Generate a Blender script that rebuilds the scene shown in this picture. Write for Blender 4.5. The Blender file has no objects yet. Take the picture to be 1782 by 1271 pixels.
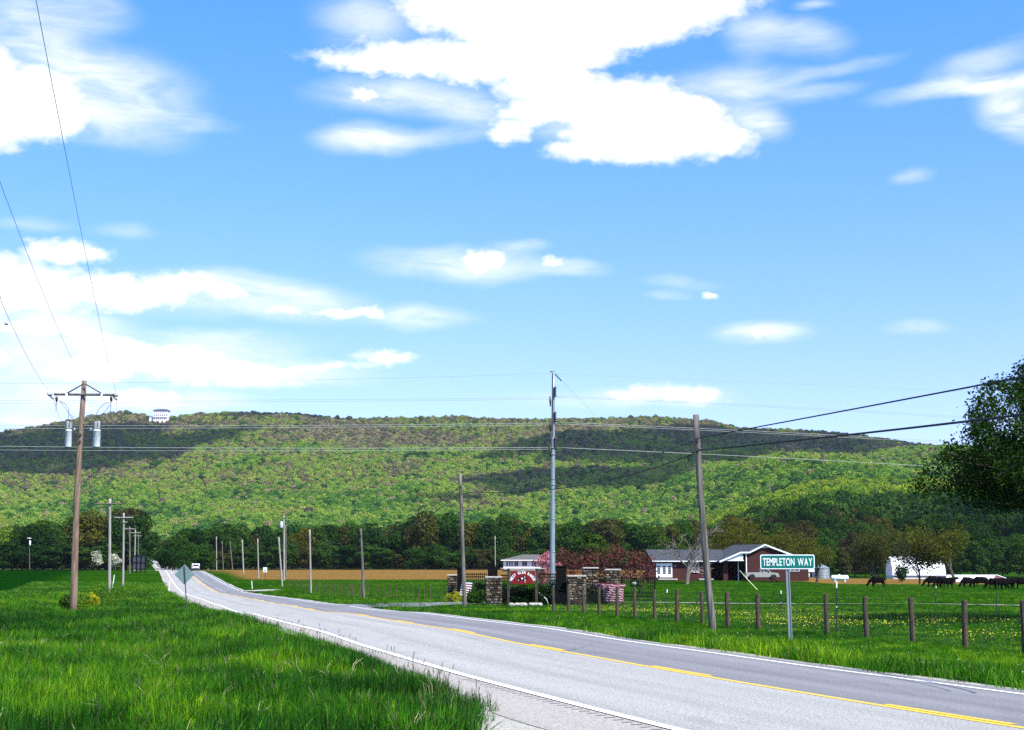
import bpy, bmesh, math, random
import numpy as np
from mathutils import Vector, Matrix, noise as mnoise

R = math.radians
scene = bpy.context.scene
COL = scene.collection
rng = np.random.default_rng(7)
random.seed(7)

# ------------------------------------------------------------------ camera
PITCH = 8.23
CAM_H = 2.1
FPX = 2420.0
cam_d = bpy.data.cameras.new('camera')
cam_d.sensor_width = 36.0
cam_d.lens = FPX / 1782 * 36.0
cam_d.clip_start = 0.5
cam_d.clip_end = 20000
cam = bpy.data.objects.new('camera', cam_d)
cam.location = (0, 0, CAM_H)
cam.rotation_euler = (R(90 + PITCH), 0, 0)
COL.objects.link(cam)
scene.camera = cam

# ------------------------------------------------------------------ light
SUN_AZ, SUN_EL = 138.0, 52.0          # azimuth clockwise from +Y
SUNV = Vector((math.cos(R(SUN_EL)) * math.sin(R(SUN_AZ)), math.cos(R(SUN_EL)) * math.cos(R(SUN_AZ)), math.sin(R(SUN_EL))))
sd = bpy.data.lights.new('sun', 'SUN')
sd.energy = 5.0
sd.angle = R(0.55)
sd.color = (1.0, 0.96, 0.89)
so = bpy.data.objects.new('sun', sd)
so.rotation_euler = SUNV.to_track_quat('Z', 'Y').to_euler()
COL.objects.link(so)
vs = scene.view_settings
vs.view_transform = 'Standard'
vs.look = 'None'
vs.exposure = 0.75
vs.gamma = 1
vs.use_curve_mapping = False
scene.cycles.max_bounces = 6
scene.cycles.diffuse_bounces = 2
scene.cycles.glossy_bounces = 2
scene.cycles.transmission_bounces = 3
scene.cycles.transparent_max_bounces = 12
scene.cycles.volume_bounces = 0
scene.cycles.use_denoising = False
scene.cycles.caustics_reflective = False
scene.cycles.caustics_refractive = False
scene.cycles.sample_clamp_indirect = 4


def P(px, py, Y):
    """world point at depth Y seen at photo pixel (px, py) - used to survey where things stand"""
    a = (px - 891) / FPX
    b = (635.5 - py) / FPX
    c, s = math.cos(R(PITCH)), math.sin(R(PITCH))
    d = Vector((a, c - b * s, s + b * c))
    return Vector((0, 0, CAM_H)) + d * (Y / d.y)


def azel(px, py):
    d = (P(px, py, 100) - Vector((0, 0, CAM_H))).normalized()
    return math.degrees(math.atan2(d.x, d.y)), math.degrees(math.asin(d.z))


# ------------------------------------------------------------------ node helpers
class NT:
    def __init__(s, tree):
        s.t = tree
        s.n = tree.nodes
        s.l = tree.links

    def new(s, typ, **kw):
        n = s.n.new(typ)
        for k, v in kw.items():
            setattr(n, k, v)
        return n

    def put(s, sock, v):
        if isinstance(v, bpy.types.NodeSocket):
            s.l.new(v, sock)
        elif v is not None:
            if hasattr(sock.default_value, '__len__') and not hasattr(v, '__len__'):
                v = (v,) * len(sock.default_value)
            if hasattr(sock.default_value, '__len__') and len(sock.default_value) == 4 and len(v) == 3:
                v = tuple(v) + (1,)
            sock.default_value = v

    def math(s, op, a, b=None, c=None, clamp=False):
        n = s.new('ShaderNodeMath', operation=op, use_clamp=clamp)
        s.put(n.inputs[0], a)
        if b is not None:
            s.put(n.inputs[1], b)
        if c is not None:
            s.put(n.inputs[2], c)
        return n.outputs[0]

    def mr(s, v, a, b, c=0.0, d=1.0, smooth=True):
        n = s.new('ShaderNodeMapRange', interpolation_type='SMOOTHSTEP' if smooth else 'LINEAR')
        s.put(n.inputs[0], v)
        for i, x in enumerate((a, b, c, d)):
            s.put(n.inputs[i + 1], x)
        return n.outputs[0]

    def mix(s, f, a, b, mode='MIX'):
        n = s.new('ShaderNodeMix', data_type='RGBA', blend_type=mode)
        s.put(n.inputs[0], f)
        s.put(n.inputs[6], a)
        s.put(n.inputs[7], b)
        return n.outputs[2]

    def noise(s, vec, scale, detail=4, rough=0.55, dist=0.0, color=False):
        n = s.new('ShaderNodeTexNoise')
        if vec is not None:
            s.put(n.inputs['Vector'], vec)
        n.inputs['Scale'].default_value = scale
        n.inputs['Detail'].default_value = detail
        n.inputs['Roughness'].default_value = rough
        n.inputs['Distortion'].default_value = dist
        return n.outputs[1 if color else 0]

    def ramp(s, v, stops, interp='LINEAR'):
        n = s.new('ShaderNodeValToRGB')
        n.color_ramp.interpolation = interp
        e = n.color_ramp.elements
        while len(e) > 1:
            e.remove(e[-1])
        e[0].position = stops[0][0]
        e[0].color = tuple(stops[0][1]) + (1,)
        for p, c in stops[1:]:
            x = e.new(p)
            x.color = tuple(c) + (1,)
        s.put(n.inputs[0], v)
        return n.outputs[0]

    def mapping(s, vec, loc=(0, 0, 0), rot=(0, 0, 0), scale=(1, 1, 1), typ='POINT'):
        n = s.new('ShaderNodeMapping', vector_type=typ)
        s.put(n.inputs[0], vec)
        n.inputs[1].default_value = loc
        n.inputs[2].default_value = rot
        n.inputs[3].default_value = scale
        return n.outputs[0]


# ------------------------------------------------------------------ world
world = bpy.data.worlds.new('World')
scene.world = world
world.use_nodes = True
W = NT(world.node_tree)
W.n.clear()
tc = W.new('ShaderNodeTexCoord')
sky = W.new('ShaderNodeTexSky', sky_type='NISHITA')
sky.sun_disc = False
sky.sun_elevation = R(SUN_EL)
sky.sun_rotation = R(SUN_AZ)
sky.air_density = 1.0
sky.dust_density = 0.6
sky.ozone_density = 2.0
sep = W.new('ShaderNodeSeparateXYZ')
W.l.new(tc.outputs['Generated'], sep.inputs[0])
dx, dy, dz = sep.outputs
az = W.math('MULTIPLY', W.math('ARCTAN2', dx, dy), 57.29578)
el = W.math('MULTIPLY', W.math('ARCSINE', dz), 57.29578)
cmb = W.new('ShaderNodeCombineXYZ')
W.put(cmb.inputs[0], az)
W.put(cmb.inputs[1], el)
ae = cmb.outputs[0]


def vadd(a, b, op='ADD'):
    n = W.new('ShaderNodeVectorMath', operation=op)
    W.put(n.inputs[0], a)
    W.put(n.inputs[1], b)
    return n.outputs[0]


nc1 = W.noise(W.mapping(ae, scale=(0.55, 1.0, 1)), 0.55, 3, 0.5, color=True)
nc2 = W.noise(W.mapping(ae, scale=(0.7, 1.0, 1)), 2.6, 5, 0.6, color=True)
w1 = vadd(vadd(nc1, (0.5, 0.5, 0.5), 'SUBTRACT'), (1.1, 0.7, 0), 'MULTIPLY')
w2 = vadd(vadd(nc2, (0.5, 0.5, 0.5), 'SUBTRACT'), (0.55, 0.45, 0), 'MULTIPLY')
aeh = vadd(vadd(ae, w1), w2)
aes = vadd(ae, vadd(w1, (1.2, 1.2, 0), 'MULTIPLY'))
# cloud lobes: photo x, y, radius x, radius y, tilt (deg, + = right end down)
HARD = [
    (1000, -20, 350, 120, 0), (1190, 2, 125, 62, 0), (790, 100, 200, 38, 4), (670, 107, 150, 26, 3), (900, 90, 200, 60, -6),
    (985, 92, 150, 44, -8), (1160, 212, 142, 70, 12), (1090, 225, 130, 60, 0), (1230, 238, 105, 36, 10), (1010, 180, 190, 42, -6),
    (1010, 264, 78, 24, 4), (1130, 265, 120, 26, 0), (888, 226, 52, 26, 0), (960, 145, 130, 34, 0), (632, 163, 42, 17, 0),
    (60, 180, 112, 72, 0), (-20, 215, 120, 45, 0), (-60, 130, 120, 70, 0),
    (70, 438, 38, 22, 0), (115, 442, 60, 26, 0), (165, 447, 38, 16, 0),
    (40, 500, 150, 52, 4), (-20, 500, 100, 60, 0), (200, 508, 160, 36, 0), (310, 494, 110, 27, -3), (390, 505, 60, 20, 0), (645, 543, 44, 15, 0), (580, 547, 70, 13, 0), (500, 540, 70, 10, 0),
    (70, 575, 110, 20, 3), (280, 625, 170, 30, 0), (190, 608, 120, 30, 8), (160, 585, 80, 22, 5), (400, 650, 190, 28, 0), (250, 690, 110, 22, 0), (150, 640, 110, 30, 0), (0, 625, 34, 24, 0), (520, 640, 150, 10, -4),
    (665, 619, 58, 16, 0), (1105, 684, 66, 18, 0), (1190, 684, 74, 20, 0), (845, 456, 48, 30, -8), (962, 461, 30, 14, 0), (1240, 511, 16, 7, 0), (1325, 579, 42, 13, 0),
    (80, 730, 22, 5, 0), (30, 728, 22, 4, 0)]
SOFT = [
    (170, 160, 190, 85, 6, .85), (80, 90, 150, 60, 10, .5), (120, 20, 120, 45, 0, .6), (30, 40, 90, 60, 0, .4), (220, 240, 130, 22, 0, .3), (340, 218, 80, 16, 0, .3),
    (640, 246, 105, 32, 0, .9), (770, 240, 110, 20, -8, .4), (640, 30, 110, 60, 0, .55), (690, 165, 160, 40, 0, .7), (830, 190, 90, 40, 0, .6),
    (1390, 65, 90, 36, 10, .5), (1310, 60, 60, 50, 0, .5), (1270, 155, 150, 42, 0, .6), (1450, 122, 130, 16, -8, .35), (1310, 205, 70, 38, 20, .8), (1000, 215, 90, 40, 0, .6), (1430, 160, 90, 14, 0, .3),
    (1690, 150, 170, 20, -3, 1.0), (1700, 112, 110, 32, -16, .45), (1770, 195, 80, 44, 25, .95), (1420, 8, 44, 12, 0, .5), (1860, 150, 120, 60, 0, .9),
    (800, 462, 170, 34, 2, .85), (990, 468, 70, 18, 0, .6), (1585, 310, 44, 15, 0, .35), (1160, 513, 50, 11, 0, .35), (1190, 490, 80, 14, 4, .25),
    (1330, 578, 92, 22, 0, .9), (1600, 571, 68, 15, 0, .4), (480, 520, 200, 40, 6, .8), (730, 552, 100, 24, 0, .65), (330, 510, 170, 44, 0, .8), (380, 600, 180, 28, 0, .6),
    (420, 645, 240, 32, 0, .9), (100, 620, 160, 80, 0, .75), (90, 560, 160, 34, 0, .7), (60, 700, 170, 46, 0, .7), (300, 695, 160, 26, 0, .7), (60, 390, 70, 16, 0, .3), (210, 402, 60, 14, 0, .25),
    (1150, 686, 130, 22, 0, .7), (1000, 700, 150, 16, 0, .25), (70, 733, 110, 12, 0, .8), (900, 430, 60, 16, 0, .5)]


def blobs(coord, lst, hard):
    out = None
    for b in lst:
        a, e = azel(b[0], b[1])
        rx = b[2] / FPX * 57.3 * math.cos(math.atan((b[0] - 891) / FPX))
        ry = b[3] / FPX * 57.3 * 0.97
        ci = coord
        if out is not None:      # evaluated one after another, which keeps the shader small
            ci = vadd(coord, W.math('MULTIPLY', out, 1e-6))
        m = W.mapping(ci, (a, e, 0), (0, 0, -R(b[4])), (rx, ry, 1), 'TEXTURE')
        ln = W.new('ShaderNodeVectorMath', operation='LENGTH')
        W.put(ln.inputs[0], m)
        if hard:
            v = W.math('MULTIPLY', W.math('SUBTRACT', 1.04, ln.outputs['Value']), 0.38 + 0.62 * min(rx, ry))
        else:
            v = W.mr(ln.outputs['Value'], 1.25, 0.15, 0.0, b[5])
        if out is None:
            out = v
        elif hard:
            out = W.math('SMOOTH_MAX', out, v, 0.08)
        else:
            # screen union of two veils
            out = W.math('SUBTRACT', W.math('ADD', out, v), W.math('MULTIPLY', out, v))
    return out


hf = blobs(aeh, HARD, True)
fine = W.noise(W.mapping(ae, scale=(0.8, 1.2, 1)), 1.5, 8, 0.54)
hf = W.math('ADD', hf, W.math('MULTIPLY', W.math('SUBTRACT', fine, 0.52), 0.78))
hm = W.mr(hf, -0.10, 0.52)
sf = blobs(vadd(aes, W.math('MULTIPLY', hm, 1e-6)), SOFT, False)
streak = W.noise(W.mapping(ae, rot=(0, 0, R(8)), scale=(0.32, 1.3, 1)), 0.8, 7, 0.6, 0.6)
sf = W.math('MULTIPLY', sf, W.mr(streak, 0.25, 0.72, 0.35, 1.12))
sm = W.math('MULTIPLY', sf, 0.92, clamp=True)
# the rest of the sky: same broken cumulus, by a plane of cloud at one height
pz = W.math('ADD', W.math('MAXIMUM', dz, 0.0), 0.12)
pc = W.new('ShaderNodeCombineXYZ')
W.put(pc.inputs[0], W.math('DIVIDE', dx, pz))
W.put(pc.inputs[1], W.math('DIVIDE', dy, pz))
gen = W.mr(W.noise(pc.outputs[0], 1.1, 8, 0.6, 0.3), 0.54, 0.66)
inframe = W.math('MULTIPLY', W.mr(W.math('ABSOLUTE', az), 31, 23), W.mr(el, 30, 24))
gen = W.math('MULTIPLY', gen, W.math('SUBTRACT', 1.0, inframe))
gen = W.math('MULTIPLY', gen, W.mr(dz, 0.0, 0.08))
mask = W.math('MAXIMUM', W.math('MAXIMUM', hm, sm), gen)
hs = W.new('ShaderNodeHueSaturation')
hs.inputs['Saturation'].default_value = 1.12
hs.inputs['Value'].default_value = 1.0
W.l.new(sky.outputs[0], hs.inputs['Color'])
skyc = W.mix(1.0, hs.outputs[0], W.mix(W.mr(dz, 0.13, 0.37, smooth=False), (1.46, 1.50, 2.3), (1.0, 1.70, 2.35)), 'MULTIPLY')
final = W.mix(mask, skyc, (10.2, 10.3, 10.5))
bg = W.new('ShaderNodeBackground')
bg.inputs['Strength'].default_value = 0.075
W.l.new(final, bg.inputs['Color'])
wo = W.new('ShaderNodeOutputWorld')
W.l.new(bg.outputs[0], wo.inputs[0])
world.cycles.sampling_method = 'MANUAL'
world.cycles.sample_map_resolution = 512

# ------------------------------------------------------------------ materials
MATS = {}


def mat(name, base, rough=0.8, metal=0.0, var=0.0, vscale=3.0, var2=None, bump=0.0, bscale=20.0, stretch=(1, 1, 1), spec=0.3, coord='Object'):
    m = bpy.data.materials.new(name)
    m.use_nodes = True
    T = NT(m.node_tree)
    b = m.node_tree.nodes['Principled BSDF']
    b.inputs['Roughness'].default_value = rough
    b.inputs['Metallic'].default_value = metal
    b.inputs['Specular IOR Level'].default_value = spec
    t = T.new('ShaderNodeTexCoord')
    vec = T.mapping(t.outputs[coord], scale=stretch)
    if var > 0 or var2 is not None:
        n = T.noise(vec, vscale, 5, 0.6)
        dark = var2 if var2 is not None else tuple(x * (1 - var) for x in base)
        lite = base if var2 is not None else tuple(min(1, x * (1 + var)) for x in base)
        c = T.mix(T.mr(n, 0.3, 0.7), dark, lite)
        T.l.new(c, b.inputs['Base Color'])
    else:
        b.inputs['Base Color'].default_value = tuple(base) + (1,)
    if bump > 0:
        bn = T.new('ShaderNodeBump')
        bn.inputs['Strength'].default_value = bump
        bn.inputs['Distance'].default_value = 0.02
        T.put(bn.inputs['Height'], T.noise(vec, bscale, 4, 0.6))
        T.l.new(bn.outputs[0], b.inputs['Normal'])
    MATS[name] = m
    return m


def leafmat(name, stops, transl=0.3, src='random', jitter=0.35, nscale=0.5):
    """leaves: colour picked per tree, small clumps lighter and darker by growth"""
    m = bpy.data.materials.new(name)
    m.use_nodes = True
    T = NT(m.node_tree)
    T.n.clear()
    if src == 'random':
        v = T.new('ShaderNodeObjectInfo').outputs['Random']
    else:
        a = T.new('ShaderNodeAttribute', attribute_type='INSTANCER', attribute_name='tint')
        v = a.outputs['Fac']
    c = T.ramp(v, stops)
    g = T.new('ShaderNodeNewGeometry')
    rp = g.outputs['Random Per Island']
    f = T.math('MULTIPLY_ADD', rp, 2 * jitter, 1 - jitter)
    cc = T.new('ShaderNodeVectorMath', operation='SCALE')
    T.put(cc.inputs[0], c)
    T.put(cc.inputs['Scale'], f)
    col = cc.outputs[0]
    d = T.new('ShaderNodeBsdfDiffuse')
    tr = T.new('ShaderNodeBsdfTranslucent')
    T.l.new(col, d.inputs[0])
    c2 = T.mix(1.0, col, (1.15, 1.25, 0.5), 'MULTIPLY')
    T.l.new(c2, tr.inputs[0])
    mx = T.new('ShaderNodeMixShader')
    mx.inputs[0].default_value = transl
    T.l.new(d.outputs[0], mx.inputs[1])
    T.l.new(tr.outputs[0], mx.inputs[2])
    o = T.new('ShaderNodeOutputMaterial')
    T.l.new(mx.outputs[0], o.inputs[0])
    MATS[name] = m
    return m


wood = mat('weathered_wood', (0.26, 0.18, 0.125), 0.9, var2=(0.10, 0.065, 0.045), vscale=2.0, stretch=(6, 6, 0.5), bump=0.6, bscale=9)
woodg = mat('grey_wood', (0.20, 0.18, 0.155), 0.9, var2=(0.045, 0.04, 0.034), vscale=2.0, stretch=(7, 7, 0.4), bump=0.6, bscale=9)
woodp = mat('pale_pole_wood', (0.28, 0.26, 0.225), 0.9, var=0.25, stretch=(4, 4, 0.4))
woodd = mat('dark_pole_wood', (0.12, 0.10, 0.08), 0.9, var=0.3, stretch=(4, 4, 0.4))
postw = mat('fence_post_wood', (0.11, 0.078, 0.05), 0.9, var2=(0.035, 0.026, 0.02), vscale=3, stretch=(5, 5, 0.7), bump=0.5)
galv = mat('galvanised_steel', (0.25, 0.29, 0.31), 0.5, 0.35, var=0.15, vscale=2, stretch=(3, 3, 0.5))
galvd = mat('sign_back_metal', (0.16, 0.24, 0.22), 0.55, 0.2, var=0.12, vscale=6)
steeld = mat('dark_steel', (0.05, 0.05, 0.05), 0.6, 0.3)
ironb = mat('black_iron', (0.006, 0.006, 0.0065), 0.9, spec=0.05)
porc = mat('brown_porcelain', (0.06, 0.035, 0.03), 0.3)
porcg = mat('grey_porcelain', (0.45, 0.47, 0.47), 0.3)
canw = mat('transformer_grey_paint', (0.55, 0.58, 0.60), 0.45, var=0.12, vscale=5)
wirem = mat('aluminium_wire', (0.33, 0.36, 0.36), 0.6, 0.2)
wirel = mat('bright_conductor', (0.36, 0.38, 0.37), 0.5, 0.3)
cablem = mat('black_cable', (0.01, 0.01, 0.01), 0.6)
white = mat('white_paint', (0.8, 0.8, 0.8), 0.5, var=0.05)
whitem = mat('white_metal_roof', (0.75, 0.77, 0.78), 0.4, var=0.08, vscale=0.6)
shingle = mat('grey_shingle', (0.045, 0.05, 0.058), 0.9, var=0.3, vscale=3.0, bump=0.4)
shinglew = mat('brown_grey_shingle', (0.10, 0.09, 0.085), 0.9, var=0.25, vscale=3.0)
glass = mat('window_glass', (0.02, 0.025, 0.03), 0.1, spec=0.6)
red = mat('sign_red', (0.17, 0.004, 0.004), 0.5, var=0.15)
green = mat('sign_green', (0.0, 0.135, 0.105), 0.35, var=0.06)
stonec = mat('stone_cap', (0.36, 0.34, 0.30), 0.8, var=0.15)
mortar = mat('mortar', (0.03, 0.026, 0.022), 0.9)
asph = mat('far_lane_asphalt', (0.155, 0.15, 0.155), 0.85, var=0.3, vscale=110, bump=0.2, bscale=200, spec=0.2)
yellow = mat('yellow_line_paint', (0.78, 0.46, 0.035), 0.6, var=0.12, vscale=9)
linew = mat('white_line_paint', (0.82, 0.82, 0.80), 0.6, var=0.1, vscale=12)
redw = mat('maroon_barn_paint', (0.16, 0.05, 0.05), 0.8, var=0.2)
bark = mat('bark', (0.07, 0.055, 0.045), 0.95, var=0.35, vscale=4)
barkg = mat('grey_bark', (0.17, 0.14, 0.115), 0.95, var=0.3, vscale=4)
blackhide = mat('black_hide', (0.005, 0.004, 0.004), 0.95, spec=0.03)
rubber = mat('tyre_rubber', (0.015, 0.015, 0.015), 0.8)
silver = mat('silver_paint', (0.33, 0.32, 0.29), 0.4, 0.2)
chrome = mat('bright_trim', (0.7, 0.7, 0.7), 0.25, 0.8)
redlens = mat('red_lens', (0.4, 0.01, 0.01), 0.3)
brick_m = None


def asphalt_material(name, base, speck, track):
    m = bpy.data.materials.new(name)
    m.use_nodes = True
    T = NT(m.node_tree)
    b = m.node_tree.nodes['Principled BSDF']
    b.inputs['Roughness'].default_value = 0.85
    b.inputs['Specular IOR Level'].default_value = 0.25
    t = T.new('ShaderNodeTexCoord')
    co = t.outputs['Object']
    uv = t.outputs['UV']
    s1 = T.noise(co, 24, 3, 0.8)
    s2 = T.noise(T.mapping(uv, scale=(1.3, 0.05, 1)), 1.0, 4, 0.6)
    s3 = T.noise(T.mapping(uv, scale=(0.35, 0.03, 1)), 2.0, 3, 0.5)
    c = T.mix(T.mr(s1, 0.28, 0.72), tuple(x * (1 - speck) for x in base), tuple(min(1, x * (1 + speck)) for x in base))
    c = T.mix(T.mr(s2, 0.3, 0.7), c, T.mix(1.0, c, (track, track, track), 'MULTIPLY'))
    c = T.mix(T.mr(s3, 0.4, 0.7, 0, 0.5), c, T.mix(1.0, c, (0.88, 0.88, 0.87), 'MULTIPLY'))
    # polished wheel tracks and the darker oil strip between them
    sx_ = T.new('ShaderNodeSeparateXYZ')
    T.put(sx_.inputs[0], uv)
    band = T.math('SINE', T.math('MULTIPLY', T.math('ADD', sx_.outputs[0], T.math('MULTIPLY', s2, 0.5)), 3.6))
    c = T.mix(T.mr(band, 0.2, 1.0, 0, 0.7), c, T.mix(1.0, c, (track, track, track), 'MULTIPLY'))
    # old patches and stains
    st_ = T.noise(T.mapping(co, scale=(0.5, 0.16, 1)), 1.0, 5, 0.65)
    c = T.mix(T.mr(st_, 0.56, 0.68, 0, 0.55), c, T.mix(1.0, c, (0.78, 0.77, 0.76), 'MULTIPLY'))
    # hairline cracks
    vo = T.new('ShaderNodeTexVoronoi', feature='DISTANCE_TO_EDGE')
    T.put(vo.inputs['Vector'], T.mapping(uv, scale=(0.22, 0.07, 1)))
    vo.inputs['Scale'].default_value = 1.0
    wv = T.noise(co, 1.2, 5, 0.7)
    cr = T.mr(T.math('ADD', vo.outputs['Distance'], T.math('MULTIPLY', wv, 0.012)), 0.0052, 0.0075)
    c = T.mix(cr, T.mix(1.0, c, (0.5, 0.5, 0.5), 'MULTIPLY'), c)
    T.l.new(c, b.inputs['Base Color'])
    bn = T.new('ShaderNodeBump')
    bn.inputs['Strength'].default_value = 0.5
    bn.inputs['Distance'].default_value = 0.01
    T.put(bn.inputs['Height'], s1)
    T.l.new(bn.outputs[0], b.inputs['Normal'])
    MATS[name] = m
    return m


lane_near = asphalt_material('worn_pale_asphalt', (0.335, 0.322, 0.298), 0.5, 0.86)
lane_far = asphalt_material('grey_asphalt', (0.155, 0.15, 0.155), 0.35, 1.22)
shoulder_m = asphalt_material('pale_shoulder_asphalt', (0.34, 0.305, 0.27), 0.4, 0.9)
gravel = mat('pale_gravel', (0.34, 0.32, 0.27), 0.95, var=0.4, vscale=25, bump=0.8, bscale=30)
graveld = mat('grey_gravel', (0.17, 0.17, 0.18), 0.95, var=0.35, vscale=8, bump=0.5, bscale=30)
groove = mat('rumble_groove_shade', (0.17, 0.165, 0.155), 0.95, var=0.3, vscale=20)


def brickmat():
    m = bpy.data.materials.new('red_brick')
    m.use_nodes = True
    T = NT(m.node_tree)
    b = m.node_tree.nodes['Principled BSDF']
    b.inputs['Roughness'].default_value = 0.9
    t = T.new('ShaderNodeTexCoord')
    k = T.new('ShaderNodeTexBrick')
    T.put(k.inputs['Vector'], T.mapping(t.outputs['Object'], rot=(R(90), 0, 0)))
    k.inputs['Color1'].default_value = (0.075, 0.009, 0.005, 1)
    k.inputs['Color2'].default_value = (0.038, 0.006, 0.004, 1)
    k.inputs['Mortar'].default_value = (0.05, 0.02, 0.015, 1)
    k.inputs['Scale'].default_value = 4.0
    k.inputs['Mortar Size'].default_value = 0.012
    n = T.noise(t.outputs['Object'], 0.8, 4)
    c = T.mix(T.mr(n, 0.3, 0.7, 0, 0.5), k.outputs[0], (0.035, 0.009, 0.006))
    T.l.new(c, b.inputs['Base Color'])
    return m


brick_m = brickmat()
stonem = [mat('brown_fieldstone', (0.075, 0.045, 0.027), 0.9, var=0.3, vscale=6), mat('grey_fieldstone', (0.105, 0.095, 0.082), 0.9, var=0.3, vscale=6), mat('dark_fieldstone', (0.03, 0.022, 0.018), 0.9, var=0.3, vscale=6), mat('tan_fieldstone', (0.20, 0.155, 0.10), 0.9, var=0.3, vscale=6)]

# foliage colours
HILL = [(0.0, (0.022, 0.080, 0.018)), (0.14, (0.058, 0.160, 0.022)), (0.34, (0.145, 0.27, 0.028)), (0.52, (0.235, 0.34, 0.040)), (0.64, (0.27, 0.31, 0.065)), (0.76, (0.20, 0.185, 0.085)), (0.90, (0.125, 0.11, 0.08)), (1.0, (0.29, 0.25, 0.13))]
leaf_hill = leafmat('hill_foliage', HILL, 0.25, 'inst', 0.28)
leaf_spur = leafmat('spur_foliage', [(0.0, (0.02, 0.055, 0.012)), (0.3, (0.045, 0.10, 0.018)), (0.5, (0.11, 0.20, 0.016)), (0.8, (0.23, 0.32, 0.022)), (1.0, (0.20, 0.19, 0.04))], 0.3, 'inst', 0.4)
leaf_dark = leafmat('dark_foliage', [(0.0, (0.013, 0.040, 0.007)), (0.5, (0.024, 0.065, 0.010)), (1.0, (0.042, 0.085, 0.012))], 0.25)
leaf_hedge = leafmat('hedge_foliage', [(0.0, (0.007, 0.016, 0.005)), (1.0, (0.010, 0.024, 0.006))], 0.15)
leaf_mid = leafmat('mid_foliage', [(0.0, (0.022, 0.075, 0.010)), (1.0, (0.05, 0.10, 0.012))], 0.3)
leaf_brown = leafmat('budding_foliage', [(0.0, (0.06, 0.055, 0.018)), (0.5, (0.065, 0.07, 0.015)), (1.0, (0.045, 0.036, 0.02))], 0.3)
leaf_olive = leafmat('olive_foliage', [(0.0, (0.08, 0.085, 0.013)), (1.0, (0.10, 0.10, 0.013))], 0.35)
leaf_bright = leafmat('bright_foliage', [(0.0, (0.12, 0.24, 0.02)), (1.0, (0.16, 0.24, 0.03))], 0.35)
leaf_pink = leafmat('pink_blossom', [(0.0, (0.40, 0.13, 0.17)), (1.0, (0.52, 0.22, 0.26))], 0.3, jitter=0.5)
leaf_wine = leafmat('wine_blossom', [(0.0, (0.10, 0.030, 0.030)), (1.0, (0.12, 0.042, 0.040))], 0.3, jitter=0.8)
leaf_white = leafmat('white_blossom', [(0.0, (0.55, 0.52, 0.42)), (1.0, (0.62, 0.58, 0.5))], 0.3, jitter=0.4)
leaf_oak = leafmat('oak_leaves', [(0.0, (0.022, 0.053, 0.009)), (1.0, (0.022, 0.053, 0.009))], 0.35, jitter=0.6)
leaf_weed = leafmat('weed_foliage', [(0.0, (0.06, 0.14, 0.015)), (1.0, (0.10, 0.18, 0.015))], 0.35, jitter=0.4)
leaf_gold = leafmat('yellow_green_shrub', [(0.0, (0.28, 0.30, 0.02)), (1.0, (0.33, 0.32, 0.02))], 0.35)


def grassmat(name, stops, straw=0.04):
    m = bpy.data.materials.new(name)
    m.use_nodes = True
    T = NT(m.node_tree)
    T.n.clear()
    a = T.new('ShaderNodeAttribute', attribute_type='INSTANCER', attribute_name='tint')
    c = T.ramp(a.outputs['Fac'], stops)
    g = T.new('ShaderNodeNewGeometry')
    rp = g.outputs['Random Per Island']
    c = T.mix(T.mr(rp, 1 - straw, 1 - straw * 0.7), c, (0.30, 0.32, 0.10))
    f = T.math('MULTIPLY_ADD', T.math('FRACT', T.math('MULTIPLY', rp, 7.31)), 1.25, 0.3)
    cc = T.new('ShaderNodeVectorMath', operation='SCALE')
    T.put(cc.inputs[0], c)
    T.put(cc.inputs['Scale'], f)
    col = cc.outputs[0]
    b = T.new('ShaderNodeBsdfPrincipled')
    b.inputs['Roughness'].default_value = 0.55
    b.inputs['Specular IOR Level'].default_value = 0.12
    T.l.new(col, b.inputs['Base Color'])
    tr = T.new('ShaderNodeBsdfTranslucent')
    T.l.new(T.mix(1.0, col, (1.1, 1.3, 0.4), 'MULTIPLY'), tr.inputs[0])
    mx = T.new('ShaderNodeMixShader')
    mx.inputs[0].default_value = 0.35
    T.l.new(b.outputs[0], mx.inputs[1])
    T.l.new(tr.outputs[0], mx.inputs[2])
    o = T.new('ShaderNodeOutputMaterial')
    T.l.new(mx.outputs[0], o.inputs[0])
    return m


grass_m = grassmat('verge_grass', [(0.0, (0.006, 0.040, 0.002)), (0.35, (0.018, 0.100, 0.003)), (0.7, (0.062, 0.20, 0.004)), (1.0, (0.18, 0.31, 0.008))])
wheat_m = grassmat('young_wheat', [(0.0, (0.014, 0.075, 0.006)), (1.0, (0.025, 0.11, 0.008))], 0.0)
flower_m = mat('yellow_petals', (0.62, 0.58, 0.05), 0.6)


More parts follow.
